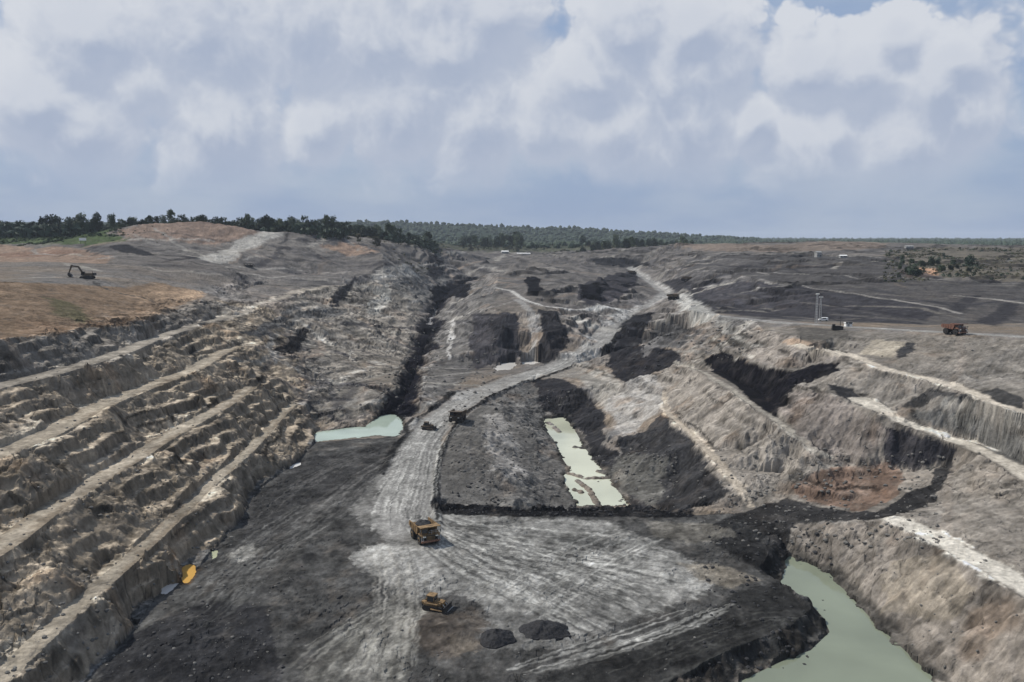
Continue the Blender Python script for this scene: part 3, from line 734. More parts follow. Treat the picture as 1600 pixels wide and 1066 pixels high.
# paler treads and haul roads
for nm_, hw, c in (('bench_a', 3.7, (.28, .25, .205)), ('bench_b', 3.8, (.31, .27, .21)), ('bench_c', 3.3, (.32, .28, .22)), ('bench_d', 2.4, (.29, .255, .2))):
    stroke(offset(LINES[nm_], -hw - .2), hw, c, .8, .4, .75, .7)
stroke(offset(LINES['bench_1'], -1.5), 1.7, (.33, .285, .225), .85, .25)
stroke(offset(LINES['bench_2'], -2), 1.5, (.27, .25, .21), .7, .4)
stroke(offset(LINES['bench_3'][1:], -3.8), 3.6, (.40, .365, .305), .92, .25)
stroke(offset(LINES['bench_4'], -2), 2.0, (.40, .355, .29), .9, .25)
stroke(offset(LINES['bench_l'][3:], -3.6), 3.4, (.46, .43, .37), .95, .2)
for nm_, hw in (('road_main', 8.4), ('road_upper', 6.5), ('road_thin', 2.4), ('road_plateau', 4.2)):
    stroke(LINES[nm_], hw, (.225, .219, .204), .92, .35, .22, .4, label=1)
stroke(offset(LINES['road_main'], 9.4), 1.0, (.012, .012, .012), .95, .3, .4)
stroke(offset(LINES['road_main'][2:6], -9.8), 1.7, (.012, .012, .012), .95, .3, .4)
stroke(LINES['seam'], 8.0, COAL, .95, .4, .5)
stroke(LINES['road_thin'], 2.2, (.33, .32, .295), .9, .2, .2)
stroke([hit(x, y) for x, y in ((1062, 462), (1078, 478), (1105, 491))], 8, (.26, .255, .235), .85, .3)
stroke(P((905, 520, 13), (935, 515, 15), (950, 512, 17)), 9, (.26, .25, .225), .8, .2, label=1)
stroke([hit(x, y) for x, y in ((805, 468), (825, 485), (836, 505), (832, 535), (828, 558))], 4.0, (.20, .194, .182), .85, .3)
stroke([hit(x, y) for x, y in ((640, 425), (600, 430), (590, 440))], 9, (.25, .24, .215), .7, .3)
stroke([hit(x, y) for x, y in ((598, 455), (594, 475), (582, 490))], 6, (.26, .25, .22), .8, .3)
stroke([hit(x, y) for x, y in ((708, 500), (705, 530), (698, 562))], 1.4, (.30, .29, .27), .8, .3)
stroke([hit(x, y) for x, y in ((682, 485), (672, 508))], 1.8, (.28, .27, .26), .8, .3)
stroke([hit(x, y) for x, y in ((330, 410), (360, 396), (390, 380), (425, 367))], 11, (.28, .268, .24), .9, .25, .3)
stroke([hit(x, y) for x, y in ((772, 655), (782, 700), (790, 745))], 5, (.21, .20, .185), .75, .5, .8)
stroke([hit(x, y) for x, y in ((1008, 555), (1020, 540), (1030, 530))], 4, (.13, .125, .12), .8, .3)
stroke([hit(x, y) for x, y in ((1070, 470), (1090, 488), (1120, 497))], 7, (.23, .225, .205), .7, .3)
stroke([hit(x, y) for x, y in ((100, 432), (170, 452), (250, 478))], 1.2, (.05, .048, .045), .8, .3)
for pts, hw in ((((1200, 441), (1312, 456), (1470, 481), (1500, 490)), 1.6), (((1090, 425), (1200, 428), (1330, 433), (1480, 437)), 2.2), (((1200, 398), (1290, 400), (1390, 404), (1500, 408)), 3),
                (((700, 398), (800, 402), (900, 404)), 4), (((660, 414), (760, 418), (880, 425)), 3), (((400, 434), (500, 434), (620, 437)), 2), (((200, 378), (250, 376), (330, 378)), 2.5),
                (((1490, 463), (1540, 466), (1600, 474)), 2), (((1080, 404), (1110, 398), (1200, 392)), 3)):
    stroke([hit(x, y) for x, y in pts], hw, (.25, .235, .21), .7, .3, .5)
for pts, hw in ((((1110, 500), (1150, 530), (1180, 540)), 3), (((1480, 633), (1540, 640), (1600, 650)), 2.5)):
    stroke([hit(x, y) for x, y in pts], hw, (.21, .205, .185), .5, .3, .6)
# tyre tracks: bundles between two guide lines
def tracks(a, b, n, dark=.35, hw=(.25, .6), s=.55, light=(.38, .375, .345), darkc=(.05, .05, .048)):
    A, B = [hit(*p) for p in a], [hit(*p) for p in b]
    for i in range(n):
        t = random.random(); wob = random.uniform(-1, 1)
        pts = []
        m = len(A)
        for j in range(m):
            q = A[j].lerp(B[j], min(1, max(0, t + wob * .12 * math.sin(j * 1.3 + i)))); pts.append(q)
        sm_ = []
        for j in range(m - 1):                                  # smooth the run
            p0, p1, p2, p3 = pts[max(j - 1, 0)], pts[j], pts[j + 1], pts[min(j + 2, m - 1)]
            for u in (0, .25, .5, .75):
                sm_.append(.5 * ((2 * p1) + (p2 - p0) * u + (2 * p0 - 5 * p1 + 4 * p2 - p3) * u * u + (3 * p1 - p0 - 3 * p2 + p3) * u ** 3))
        sm_.append(pts[-1])
        i0 = random.randint(0, len(sm_) // 3); i1 = len(sm_) - random.randint(0, len(sm_) // 3)
        run = sm_[i0:i1]
        if len(run) < 2: continue
        c = darkc if random.random() < dark else light
        k_ = random.uniform(.75, 1.15)
        for off_ in ((-1.6, 1.6) if random.random() < .5 else (0,)):
            stroke(offset(run, off_), random.uniform(*hw), tuple(x * k_ for x in c), s * random.uniform(.5, 1), .3, .22, .8)


tracks([(585, 830), (580, 790), (610, 740), (640, 690), (672, 655), (730, 615)], [(665, 830), (676, 790), (682, 740), (686, 700), (712, 665), (760, 620)], 34, .45, (.18, .42), .5)
tracks([(630, 810), (700, 880), (800, 940), (920, 1010)], [(700, 806), (850, 850), (1000, 890), (1120, 920)], 60, .5, (.2, .5), .5)
tracks([(780, 1050), (900, 1010), (1010, 975), (1120, 935)], [(820, 1058), (940, 1028), (1040, 995), (1150, 948)], 12, .35, (.25, .5), .45)
tracks([(430, 1055), (500, 1000), (590, 950), (650, 930)], [(640, 1060), (640, 1010), (650, 970), (670, 940)], 34, .2, (.2, .5), .55, (.23, .222, .195))
tracks([(560, 1060), (590, 960), (590, 890), (560, 850)], [(640, 1060), (650, 960), (648, 890), (640, 850)], 22, .3, (.2, .45), .5, (.25, .24, .215))
tracks([(400, 800), (470, 740), (560, 705), (640, 690)], [(470, 860), (540, 800), (590, 750), (640, 715)], 34, .4, (.2, .5), .4, (.15, .145, .135), (.035, .035, .035))
tracks([(260, 960), (320, 905), (390, 845), (470, 790)], [(330, 1000), (390, 930), (440, 870), (540, 810)], 34, .4, (.2, .5), .4, (.15, .148, .138), (.03, .03, .03))
tracks([(900, 1050), (1000, 1010), (1130, 970), (1230, 960)], [(1050, 1060), (1130, 1040), (1200, 1010), (1270, 985)], 26, .5, (.2, .6), .35, (.11, .11, .10), (.02, .02, .02))
tracks([(700, 812), (850, 818), (960, 830), (1060, 850)], [(760, 850), (900, 880), (1000, 900), (1100, 915)], 26, .6, (.2, .6), .4)
tracks([(700, 960), (800, 900), (900, 850), (1000, 815)], [(900, 985), (960, 930), (1010, 890), (1080, 850)], 18, .5, (.18, .4), .4)
tracks([(640, 790), (655, 835), (720, 880), (860, 900), (1000, 905)], [(680, 795), (690, 820), (760, 845), (900, 860), (1060, 880)], 22, .5, (.18, .4), .45)
tracks([(760, 622), (830, 592), (900, 566), (945, 530)], [(790, 605), (845, 585), (890, 556), (925, 530)], 14, .5, (.3, .6), .4)
# all ground beyond the mine is wooded
fw = sstep(1450, 1800, GY + 150 * nb)[..., None]
C[:] = C * (1 - fw) + np.array((.028, .044, .026)) * (1 + .4 * nm[..., None]) * fw
# bedding and mottling of the bare soil
stra = gn(GX / 60, H / 1.5 + .8 * nm, 301); mott = fbm(GX / 5.5, GY / 5.5, 305, 5, .6); grit = gn(GX / .9, GY / .9, 311)
pock = sstep(.25, .6, fbm(GX / 8, GY / 12, 331, 4, .6)) * sm                # damp dark pockets in the faces
dust = sstep(.2, .65, fbm(GX / 11, GY / 9, 337, 4, .6))
bare = 1 - sstep(1300, 1700, GY)
seamb = sm * near * sstep(.45, .6, gn(HN / 1.7, GX / 300 + GY / 300, 351)) * sstep(-.1, .35, fbm(GX / 34, GY / 34, 353, 3))     # thin coal stringers in the bedding
C *= (1 - .72 * seamb)[..., None]
bed = gn(HN / .8, (GX + GY) / 120, 357) * .6 + gn(HN / 2.6, (GX + GY) / 200, 359) * .7
floorm = (LAB == 2) * 1.0
blot = fbm(GX / 9, GY / 9, 611, 5, .65); blot2 = fbm(GX / 2.4, GY / 4, 617, 4, .65)
C *= np.clip(1 + floorm * (.55 * blot + .45 * blot2), .35, 2.2)[..., None]
C *= np.clip(1 + sm * leftw * .38 * bed, .4, 1.7)[..., None]
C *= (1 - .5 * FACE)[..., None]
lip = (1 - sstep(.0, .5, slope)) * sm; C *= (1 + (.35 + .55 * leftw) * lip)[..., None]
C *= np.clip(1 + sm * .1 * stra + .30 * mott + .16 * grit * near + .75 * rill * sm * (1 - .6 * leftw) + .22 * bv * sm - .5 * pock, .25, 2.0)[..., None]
crack = sm * rocky * (1 - sstep(.02, .12, be)) * near
C *= (1 - .45 * crack)[..., None]
C *= (1 + .22 * dust * bare * (1 - sm))[..., None]
rust = (sstep(.3, .7, fbm(GX / 19, GY / 19, 341, 4)) * sm * near * .5)[..., None]
C *= 1 + rust * (np.array((1.06, .86, .70)) - 1)
LUM = C.mean(-1, keepdims=True)                                # keep the full spread between coal and dry clay
C = np.clip(C * .93 * np.clip(LUM * .93 / .13, .01, 4) ** .16, .0035, .6)
LUM = C.mean(-1, keepdims=True); C = LUM + (C - LUM) * .96

# ------------------------------------------------------------------ materials


def mat(name, color, rough=.8, metal=0.0, vary=.15, scale=3.0, bump_=0.0, spec=.3):
    m = bpy.data.materials.new(name); m.use_nodes = True
    nt = m.node_tree; b = nt.nodes['Principled BSDF']
    b.inputs['Roughness'].default_value = rough; b.inputs['Metallic'].default_value = metal
    b.inputs['Specular IOR Level'].default_value = spec
    tc = nt.nodes.new('ShaderNodeTexCoord'); n = nt.nodes.new('ShaderNodeTexNoise')
    n.inputs['Scale'].default_value = scale; n.inputs['Detail'].default_value = 5
    nt.links.new(tc.outputs['Object'], n.inputs['Vector'])
    r = nt.nodes.new('ShaderNodeValToRGB')
    r.color_ramp.elements[0].position = .3; r.color_ramp.elements[1].position = .7
    r.color_ramp.elements[0].color = (*[c * (1 - vary) for c in color], 1); r.color_ramp.elements[1].color = (*[min(1, c * (1 + vary)) for c in color], 1)
    nt.links.new(n.outputs['Fac'], r.inputs[0]); nt.links.new(r.outputs[0], b.inputs['Base Color'])
    if bump_:
        bn = nt.nodes.new('ShaderNodeBump'); bn.inputs['Strength'].default_value = bump_; bn.inputs['Distance'].default_value = .2
        nt.links.new(n.outputs['Fac'], bn.inputs['Height']); nt.links.new(bn.outputs[0], b.inputs['Normal'])
    return m


def soil_material():
    m = bpy.data.materials.new('soil'); m.use_nodes = True
    nt = m.node_tree; b = nt.nodes['Principled BSDF']; b.inputs['Roughness'].default_value = .95; b.inputs['Specular IOR Level'].default_value = .04
    at_ = nt.nodes.new('ShaderNodeAttribute'); at_.attribute_name = 'soil'
    geo = nt.nodes.new('ShaderNodeNewGeometry')
    n = nt.nodes.new('ShaderNodeTexNoise'); n.inputs['Scale'].default_value = .9; n.inputs['Detail'].default_value = 6; n.inputs['Roughness'].default_value = .7
    nt.links.new(geo.outputs['Position'], n.inputs['Vector'])
    mr = nt.nodes.new('ShaderNodeMapRange'); mr.inputs['From Min'].default_value = .25; mr.inputs['From Max'].default_value = .75
    mr.inputs['To Min'].default_value = .62; mr.inputs['To Max'].default_value = 1.38
    nt.links.new(n.outputs['Fac'], mr.inputs['Value'])
    mx = nt.nodes.new('ShaderNodeVectorMath'); mx.operation = 'SCALE'
    nt.links.new(at_.outputs['Color'], mx.inputs[0]); nt.links.new(mr.outputs[0], mx.inputs['Scale'])
    nt.links.new(mx.outputs[0], b.inputs['Base Color'])
    bp = nt.nodes.new('ShaderNodeBump'); bp.inputs['Strength'].default_value = .7; bp.inputs['Distance'].default_value = .5
    nt.links.new(n.outputs['Fac'], bp.inputs['Height']); nt.links.new(bp.outputs[0], b.inputs['Normal'])
    return m


SOIL = soil_material()

# ------------------------------------------------------------------ ground objects


def link(o, parent=None, label=None, cat=None, group=None, kind=None):
    COL.objects.link(o)
    if parent is not None: o.parent = parent
    if label: o['label'] = label
    if cat: o['category'] = cat
    if group: o['group'] = group
    if kind: o['kind'] = kind
    return o


def ground_part(name, faces, label):
    idx = np.unique(faces); remap = np.full(NROW * NCOL, -1, np.int64); remap[idx] = np.arange(len(idx))
    me = bpy.data.meshes.new(name); nf = len(faces)
    me.vertices.add(len(idx)); me.vertices.foreach_set('co', np.stack([GX.ravel()[idx], GY.ravel()[idx], H.ravel()[idx]], 1).astype(np.float32).ravel())
    me.loops.add(nf * 4); me.loops.foreach_set('vertex_index', remap[faces].astype(np.int32).ravel())
    me.polygons.add(nf); me.polygons.foreach_set('loop_start', (np.arange(nf) * 4).astype(np.int32))
    me.polygons.foreach_set('loop_total', np.full(nf, 4, np.int32))
    a = me.color_attributes.new('soil', 'FLOAT_COLOR', 'POINT')
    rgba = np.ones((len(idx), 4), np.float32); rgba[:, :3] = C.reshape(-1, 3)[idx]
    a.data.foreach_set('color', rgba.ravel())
    me.update(calc_edges=True); me.validate()
    me.polygons.foreach_set('use_smooth', np.zeros(nf, bool))
    me.materials.append(SOIL)
    o = bpy.data.objects.new(name, me); link(o, label=label, kind='structure')
    return o


ii = (np.arange(NROW - 1)[:, None] * NCOL + np.arange(NCOL - 1)[None, :])
quads = np.stack([ii, ii + 1, ii + NCOL + 1, ii + NCOL], -1)
fl = LAB[:-1, :-1]
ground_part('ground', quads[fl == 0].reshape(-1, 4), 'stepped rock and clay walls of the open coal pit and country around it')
ground_part('haul_road', quads[fl == 1].reshape(-1, 4), 'pale dusty haul road winding up out of the pit')
ground_part('pit_floor', quads[fl == 2].reshape(-1, 4), 'dark pit floor crossed by pale tyre tracks')

# ------------------------------------------------------------------ water
def water_mat(name, color, rough=.12):
    m = bpy.data.materials.new(name); m.use_nodes = True
    nt = m.node_tree; b = nt.nodes['Principled BSDF']; b.inputs['Roughness'].default_value = rough; b.inputs['IOR'].default_value = 1.33
    geo = nt.nodes.new('ShaderNodeNewGeometry'); n = nt.nodes.new('ShaderNodeTexNoise'); n.inputs['Scale'].default_value = .035; n.inputs['Detail'].default_value = 6
    n.inputs['Distortion'].default_value = .4
    nt.links.new(geo.outputs['Position'], n.inputs['Vector'])
    r = nt.nodes.new('ShaderNodeValToRGB'); r.color_ramp.elements[0].position = .35; r.color_ramp.elements[1].position = .68
    r.color_ramp.elements[0].color = (*[c * .86 for c in color], 1); r.color_ramp.elements[1].color = (*[min(1, c * 1.2) for c in color], 1)
    nt.links.new(n.outputs['Fac'], r.inputs[0]); nt.links.new(r.outputs[0], b.inputs['Base Color'])
    n2 = nt.nodes.new('ShaderNodeTexNoise'); n2.inputs['Scale'].default_value = .7; n2.inputs['Detail'].default_value = 3
    nt.links.new(geo.outputs['Position'], n2.inputs['Vector'])
    bp = nt.nodes.new('ShaderNodeBump'); bp.inputs['Strength'].default_value = .12; bp.inputs['Distance'].default_value = .1
    nt.links.new(n2.outputs['Fac'], bp.inputs['Height']); nt.links.new(bp.outputs[0], b.inputs['Normal'])
    return m


def rounded(q):
    for _ in range(2):
        q = [w_ for a_, b_ in zip(q, q[1:] + q[:1]) for w_ in (a_.lerp(b_, .25), a_.lerp(b_, .75))]
    return q


def water(name, poly, z, m, grow, label):
    pts = [at(x, y, z) for x, y in poly]
    c = sum(pts, Vector()) / len(pts)
    me = bpy.data.meshes.new(name); bm = bmesh.new()
    vs = []
    for p in pts:
        d = (p - c).normalized(); vs.append(bm.verts.new(p + d * grow))
    f = bm.faces.new(vs); bm.normal_update()
    if f.normal.z < 0: bmesh.ops.reverse_faces(bm, faces=[f])
    bmesh.ops.triangulate(bm, faces=bm.faces[:])
    bm.to_mesh(me); bm.free(); me.materials.append(m)
    return link(bpy.data.objects.new(name, me), label=label, kind='structure')


water('pond', shore_r, -3.0, water_mat('water_green', (.170, .190, .138), .05), .6, 'wide murky green pond beside the pit floor')
water('pond', pond_l, -1.05, water_mat('water_turquoise', (.285, .340, .285), .06), 1.0, 'pale turquoise pond at the foot of the big grey slope')
water('pond', trench, -8.0, water_mat('water_cream', (.40, .41, .315), .06), .8, 'cream coloured water standing in the long trench')
wm = water_mat('water_milky', (.56, .54, .50))
water('pond', pond_m, 4.45, wm, 1.0, 'small milky pond with tan rim below the dark heaps')
water('pond', pond_n, 4.45, wm, 1.0, 'small white pond at the foot of the pale chute')
for q, lab_, c in PUDDLES:
    me = bpy.data.meshes.new('puddle'); bm = bmesh.new(); cc = sum(q, Vector()) / len(q)
    f = bm.faces.new([bm.verts.new(v + (v - cc).normalized() * .25) for v in rounded(q)]); bm.normal_update()
    if f.normal.z < 0: bmesh.ops.reverse_faces(bm, faces=[f])
    bm.to_mesh(me); bm.free(); me.materials.append(water_mat('puddle_water', c, .7))
    link(bpy.data.objects.new('puddle', me), label=lab_, kind='structure')

# ------------------------------------------------------------------ mesh builder


class MB:
    def __init__(s): s.v = []; s.f = []

    def box(s, x0, x1, y0, y1, z0, z1):
        b = len(s.v)
        s.v += [(x0, y0, z0), (x1, y0, z0), (x1, y1, z0), (x0, y1, z0), (x0, y0, z1), (x1, y0, z1), (x1, y1, z1), (x0, y1, z1)]
        s.f += [tuple(b + i for i in q) for q in ((0, 3, 2, 1), (4, 5, 6, 7), (0, 1, 5, 4), (1, 2, 6, 5), (2, 3, 7, 6), (3, 0, 4, 7))]
        return s

    def prism(s, prof, x0, x1, inset=0.0):
        """extrude a (y, z) outline along x"""
        b = len(s.v); n = len(prof)
        s.v += [(x0, y, z) for y, z in prof] + [(x1, y, z) for y, z in prof]
        s.f += [tuple(b + i for i in range(n)), tuple(b + n + i for i in reversed(range(n)))]
        s.f += [(b + i, b + n + i, b + n + (i + 1) % n, b + (i + 1) % n) for i in range(n)]
        return s

    def tube(s, a, c, r, n=8, r2=None):
        a, c = Vector(a), Vector(c); d = (c - a).normalized()
        u = d.orthogonal().normalized(); w = d.cross(u); b = len(s.v); r2 = r if r2 is None else r2
        for p, q in ((a, r), (c, r2)):
            for i in range(n):
                t = 2 * math.pi * i / n; s.v.append(tuple(p + (u * math.cos(t) + w * math.sin(t)) * q))
        s.f += [(b + i, b + (i + 1) % n, b + n + (i + 1) % n, b + n + i) for i in range(n)]
        s.f += [tuple(b + i for i in reversed(range(n))), tuple(b + n + i for i in range(n))]
        return s

    def quad(s, *p):
        b = len(s.v); s.v += [tuple(q) for q in p]; s.f.append(tuple(range(b, b + len(p)))); return s

    def mesh(s, name, m):
        me = bpy.data.meshes.new(name); me.from_pydata(s.v, [], s.f); me.validate()
        bm = bmesh.new(); bm.from_mesh(me); bmesh.ops.recalc_face_normals(bm, faces=bm.faces[:]); bm.to_mesh(me); bm.free()
        if m: me.materials.append(m)
        return me

    def part(s, name, m, parent):
        return link(bpy.data.objects.new(name, s.mesh(name, m)), parent)


def root(name, loc, rz, label, cat, group=None, scale=1.0):
    o = bpy.data.objects.new(name, None); o.empty_display_size = .5
    o.location = loc; o.rotation_euler = (0, 0, rz); o.scale = (scale,) * 3
    return link(o, None, label, cat, group)


def copy_tree(o, parent=None, swap=None):
    c = o.copy(); COL.objects.link(c)
    if swap and c.type == 'MESH' and c.data.materials and c.data.materials[0] in swap:
        key = (o.data.name, id(swap))
        if key not in _sw:
            d = o.data.copy(); d.materials[0] = swap[o.data.materials[0]]; _sw[key] = d
        c.data = _sw[key]
    if parent is not None: c.parent = parent
    for ch in list(o.children): copy_tree(ch, c, swap)
    return c


_sw = {}
YEL = mat('yellow_paint', (.175, .114, .055), .8, 0, .65, .9)
YELD = mat('dusty_ochre_paint', (.095, .072, .050), .7, 0, .3, 1.5)
ORA = mat('orange_paint', (.15, .075, .052), .6, 0, .25, 1.5)
DRK = mat('dark_steel', (.032, .030, .028), .6, .3, .3, 2)
RUB = mat('tyre_rubber', (.022, .021, .020), .9, 0, .3, 3)
GLS = mat('cab_glass', (.02, .024, .028), .12, 0, .1, 1, spec=.5)
RIM = mat('rim_steel', (.16, .11, .06), .6, .2, .3, 2)
RED = mat('rusty_red_paint', (.21, .11, .07), .7, 0, .3, 2)
WHT = mat('white_paint', (.74, .74, .71), .6, 0, .06, 2)
STL = mat('galvanised_steel', (.42, .42, .41), .5, .4, .12, 2)
LMP = mat('lamp_glass', (.7, .7, .64), .2, 0, .05, 1)
COALM = mat('coal', (.013, .013, .0145), .8, 0, .6, 2.2, 1.0)
GREYM = mat('grey_panel', (.26, .26, .25), .7, 0, .12, 2)


def wheel(parent, x, y, r, w):
    e = MB().tube((x - w / 2, y, r), (x + w / 2, y, r), r, 20)
    t = e.part('wheel', RUB, parent)
    s = 1 if x > 0 else -1
    MB().tube((x + s * (w / 2 - .12), y, r), (x + s * (w / 2 + .06), y, r), r * .55, 14, r * .5).part('rim', RIM, t)
    MB().tube((x + s * (w / 2 + .05), y, r), (x + s * (w / 2 + .2), y, r), r * .22, 10).part('hub', DRK, t)
    lug = MB()
    for i in range(20):
        a = 2 * math.pi * i / 20; cy, cz = y + math.cos(a) * r, r + math.sin(a) * r
        lug.box(x - w / 2 + .03, x + w / 2 - .03, cy - .07, cy + .07, cz - .05, cz + .05)
    lug.part('tread', RUB, t)


def haul_truck(loc, rz, label, group=None):
    R = root('haul_truck', loc, rz, label, 'truck', group)
    MB().prism([(-4.1, 1.3), (4.2, 1.3), (4.2, 2.0), (-4.1, 2.1)], -1.0, 1.0).part('chassis', DRK, R)
    for x in (-2.25, 2.25): wheel(R, x, 2.7, 1.3, .85)
    for x in (-2.45, -1.5, 1.5, 2.45): wheel(R, x, -2.3, 1.3, .8)
    MB().tube((-2.2, 2.7, 1.3), (2.2, 2.7, 1.3), .3).part('axle', DRK, R)
    MB().tube((-2.4, -2.3, 1.3), (2.4, -2.3, 1.3), .42).part('axle', DRK, R)
    # tray: side walls, floor, headboard and the canopy over the cab
    b = MB()
    side = [(-5.0, 3.2), (-4.2, 2.75), (1.4, 2.35), (2.1, 3.9), (2.1, 4.75), (-4.6, 4.35)]
    b.prism(side, -2.8, -2.62).prism(side, 2.62, 2.8)
    b.prism([(-5.0, 3.2), (-4.2, 2.75), (1.4, 2.35), (1.4, 2.55), (-4.2, 2.95), (-4.95, 3.4)], -2.62, 2.62)
    b.prism([(1.4, 2.35), (2.1, 3.9), (2.1, 4.75), (1.95, 4.75), (1.9, 4.0), (1.25, 2.55)], -2.62, 2.62)
    body = b.part('dump_body', YEL, R)
    MB().prism([(2.1, 4.58), (4.75, 4.92), (4.75, 5.08), (2.1, 4.77)], -2.8, 2.8).part('canopy', YEL, body)
    for y in (-3.6, -2.3, -1.0, .3):
        for x in (-1, 1): MB().box(min(x * 2.8, x * 2.95), max(x * 2.8, x * 2.95), y - .12, y + .12, 2.7 - y * .06, 4.38 + y * .05).part('rib', YEL, body)
    # cab, deck, nose
    MB().box(-2.75, 2.75, 2.15, 4.3, 2.72, 2.86).part('deck', YEL, R)
    c = MB().prism([(2.35, 2.86), (4.0, 2.86), (3.85, 4.45), (2.35, 4.45)], .55, 2.35).part('cab', YEL, R)
    MB().prism([(3.995, 3.3), (4.03, 3.3), (3.93, 4.3), (3.90, 4.3)], .68, 2.22).part('windscreen', GLS, c)
    for x in (.53, 2.33): MB().box(x, x + .04, 2.6, 3.7, 3.4, 4.25).part('side_window', GLS, c)
    MB().box(-2.4, -.6, 2.4, 3.9, 2.86, 3.55).part('air_cleaner', YEL, R)
    g = MB().prism([(4.2, 1.35), (4.62, 1.35), (4.55, 2.72), (4.2, 2.72)], -1.3, 1.3).part('grille', DRK, R)
    for k in range(6): MB().box(-1.15, 1.15, 4.6, 4.67, 1.5 + k * .19, 1.58 + k * .19).part('grille_bar', YEL, g)
    MB().prism([(4.3, .95), (4.85, .95), (4.85, 1.4), (4.3, 1.4)], -2.55, 2.55).part('bumper', RED, R)
    for x in (-1.9, -1.5, 1.5, 1.9): MB().tube((x, 4.45, 2.45), (x, 4.7, 2.45), .17, 10).part('headlight', LMP, R)
    MB().box(-2.6, -1.35, 4.3, 4.5, 2.2, 2.72).part('lamp_panel', YEL, R); MB().box(1.35, 2.6, 4.3, 4.5, 2.2, 2.72).part('lamp_panel', YEL, R)
    for x in (-2.3, 2.3):
        ld = MB()
        for dx in (-.28, .28): ld.tube((x + dx, 4.75, 1.3), (x + dx, 4.35, 2.85), .045, 5)
        for k in range(5): ld.tube((x - .28, 4.72 - k * .08, 1.45 + k * .3), (x + .28, 4.72 - k * .08, 1.45 + k * .3), .04, 5)
        ld.part('ladder', STL, R)
    rl = MB()
    for x in (-2.7, -1.6, -.4, .4): rl.tube((x, 4.25, 2.86), (x, 4.25, 3.85), .04, 5)
    rl.tube((-2.7, 4.25, 3.85), (.4, 4.25, 3.85), .04, 5).tube((-2.7, 4.25, 3.4), (.4, 4.25, 3.4), .035, 5).tube((-2.7, 2.3, 3.85), (-2.7, 4.25, 3.85), .04, 5)
    rl.part('handrail', STL, R)
    for x in (-2.85, 2.75): MB().box(x, x + .1, 4.1, 4.45, 3.2, 3.9).part('mirror', DRK, R)
    MB().tube((-2.1, .9, 1.75), (-2.1, 2.0 - 3.0, 1.75), .55, 12).part('fuel_tank', DRK, R)
    return R


def heap(name, n, rx, ry, h, seed, m, label=None, cat=None, loc=(0, 0, 0), group=None, kind=None, flat=0.0):
    """a dumped heap: lumpy, with an uneven foot"""
    v = []; f = []; rings = n
    seg = n * 3
    for i in range(rings + 1):
        r = i / rings
        for j in range(seg):
            a = 2 * math.pi * j / seg; x, y = math.cos(a) * r, math.sin(a) * r
            k = 1 + .22 * float(gn(np.array(math.cos(a) * 1.6), np.array(math.sin(a) * 1.6), seed))
            z = h * (max(0, 1 - max(r, flat) ** 1.25)) * (1 + .3 * float(gn(np.array(x * 2.2), np.array(y * 2.2), seed + 3)))
            z += .10 * h * float(gn(np.array(x * rx * 1.3), np.array(y * ry * 1.3), seed + 5)) - (.3 if i == rings else 0)
            v.append((x * rx * k, y * ry * k, z))
    for i in range(rings):
        for j in range(seg):
            f.append((i * seg + j, (i + 1) * seg + j, (i + 1) * seg + (j + 1) % seg, i * seg + (j + 1) % seg))
    b = MB(); b.v, b.f = v, f
    o = bpy.data.objects.new(name, b.mesh(name, m)); o.location = loc
    return link(o, None, label, cat, group, kind)


p1 = spot(664, 843)
truck = haul_truck(p1, math.radians(-154), 'big yellow haul truck with heaped tray driving onto the pale apron')
cl = heap('coal_load', 9, 2.3, 2.9, 1.0, 3, COALM, 'black coal heaped in the yellow haul truck tray', 'coal')
cl.rotation_euler = (0, 0, math.radians(-154)); cl.location = p1 + Vector((math.sin(math.radians(154)) * -1.35, math.cos(math.radians(154)) * -1.35, 4.0))
DUSTY = {YEL: YELD, RED: DRK, RIM: DRK, STL: DRK}
RUST = {YEL: ORA, RIM: DRK}


def more_truck(px, py, rz, label, swap, scale=1.0):
    o = copy_tree(truck, None, swap); o.location = spot(px, py); o.rotation_euler = (0, 0, math.radians(rz)); o['label'] = label; o.scale = (scale,) * 3
    return o


more_truck(715, 661, -192, 'dark dusty haul truck coming down the road beside the rubble mound', DUSTY)
more_truck(1491, 522, -160, 'rusty orange haul truck on the plateau road above the right wall', RUST, .85)
more_truck(988, 431, -120, 'tiny dark haul truck at the top end of the winding road', DUSTY)
more_truck(1052, 470, -60, 'small dark haul truck at the hairpin beside the pale apron', DUSTY)
more_truck(1072, 441, 60, 'tiny dark haul truck beside the black stockpile above the hairpin', DUSTY)


def track(parent, x0, x1, ly, r, m):
    prof = []
    for i in range(9): a = -math.pi / 2 + math.pi * i / 8; prof.append((ly + math.cos(a) * r, r + math.sin(a) * r))
    for i in range(9): a = math.pi / 2 + math.pi * i / 8; prof.append((-ly + math.cos(a) * r, r + math.sin(a) * r))
    t = MB().prism(prof, x0, x1).part('crawler_track', m, parent)
    xo = x0 - .04 if x0 < 0 else x1 + .04; xi = x0 if x0 < 0 else x1
    for k in range(5):
        y = -ly + 2 * ly * k / 4
        MB().tube((xi, y, r), (xo, y, r), r * (.62 if k in (0, 4) else .4), 12).part('track_roller', DRK, t)
    sh = MB()
    for k in range(14):
        y = -ly + 2 * ly * k / 13
        sh.box(x0, x1, y - .05, y + .05, 2 * r - .01, 2 * r + .07)
    sh.part('track_shoe', m, t)


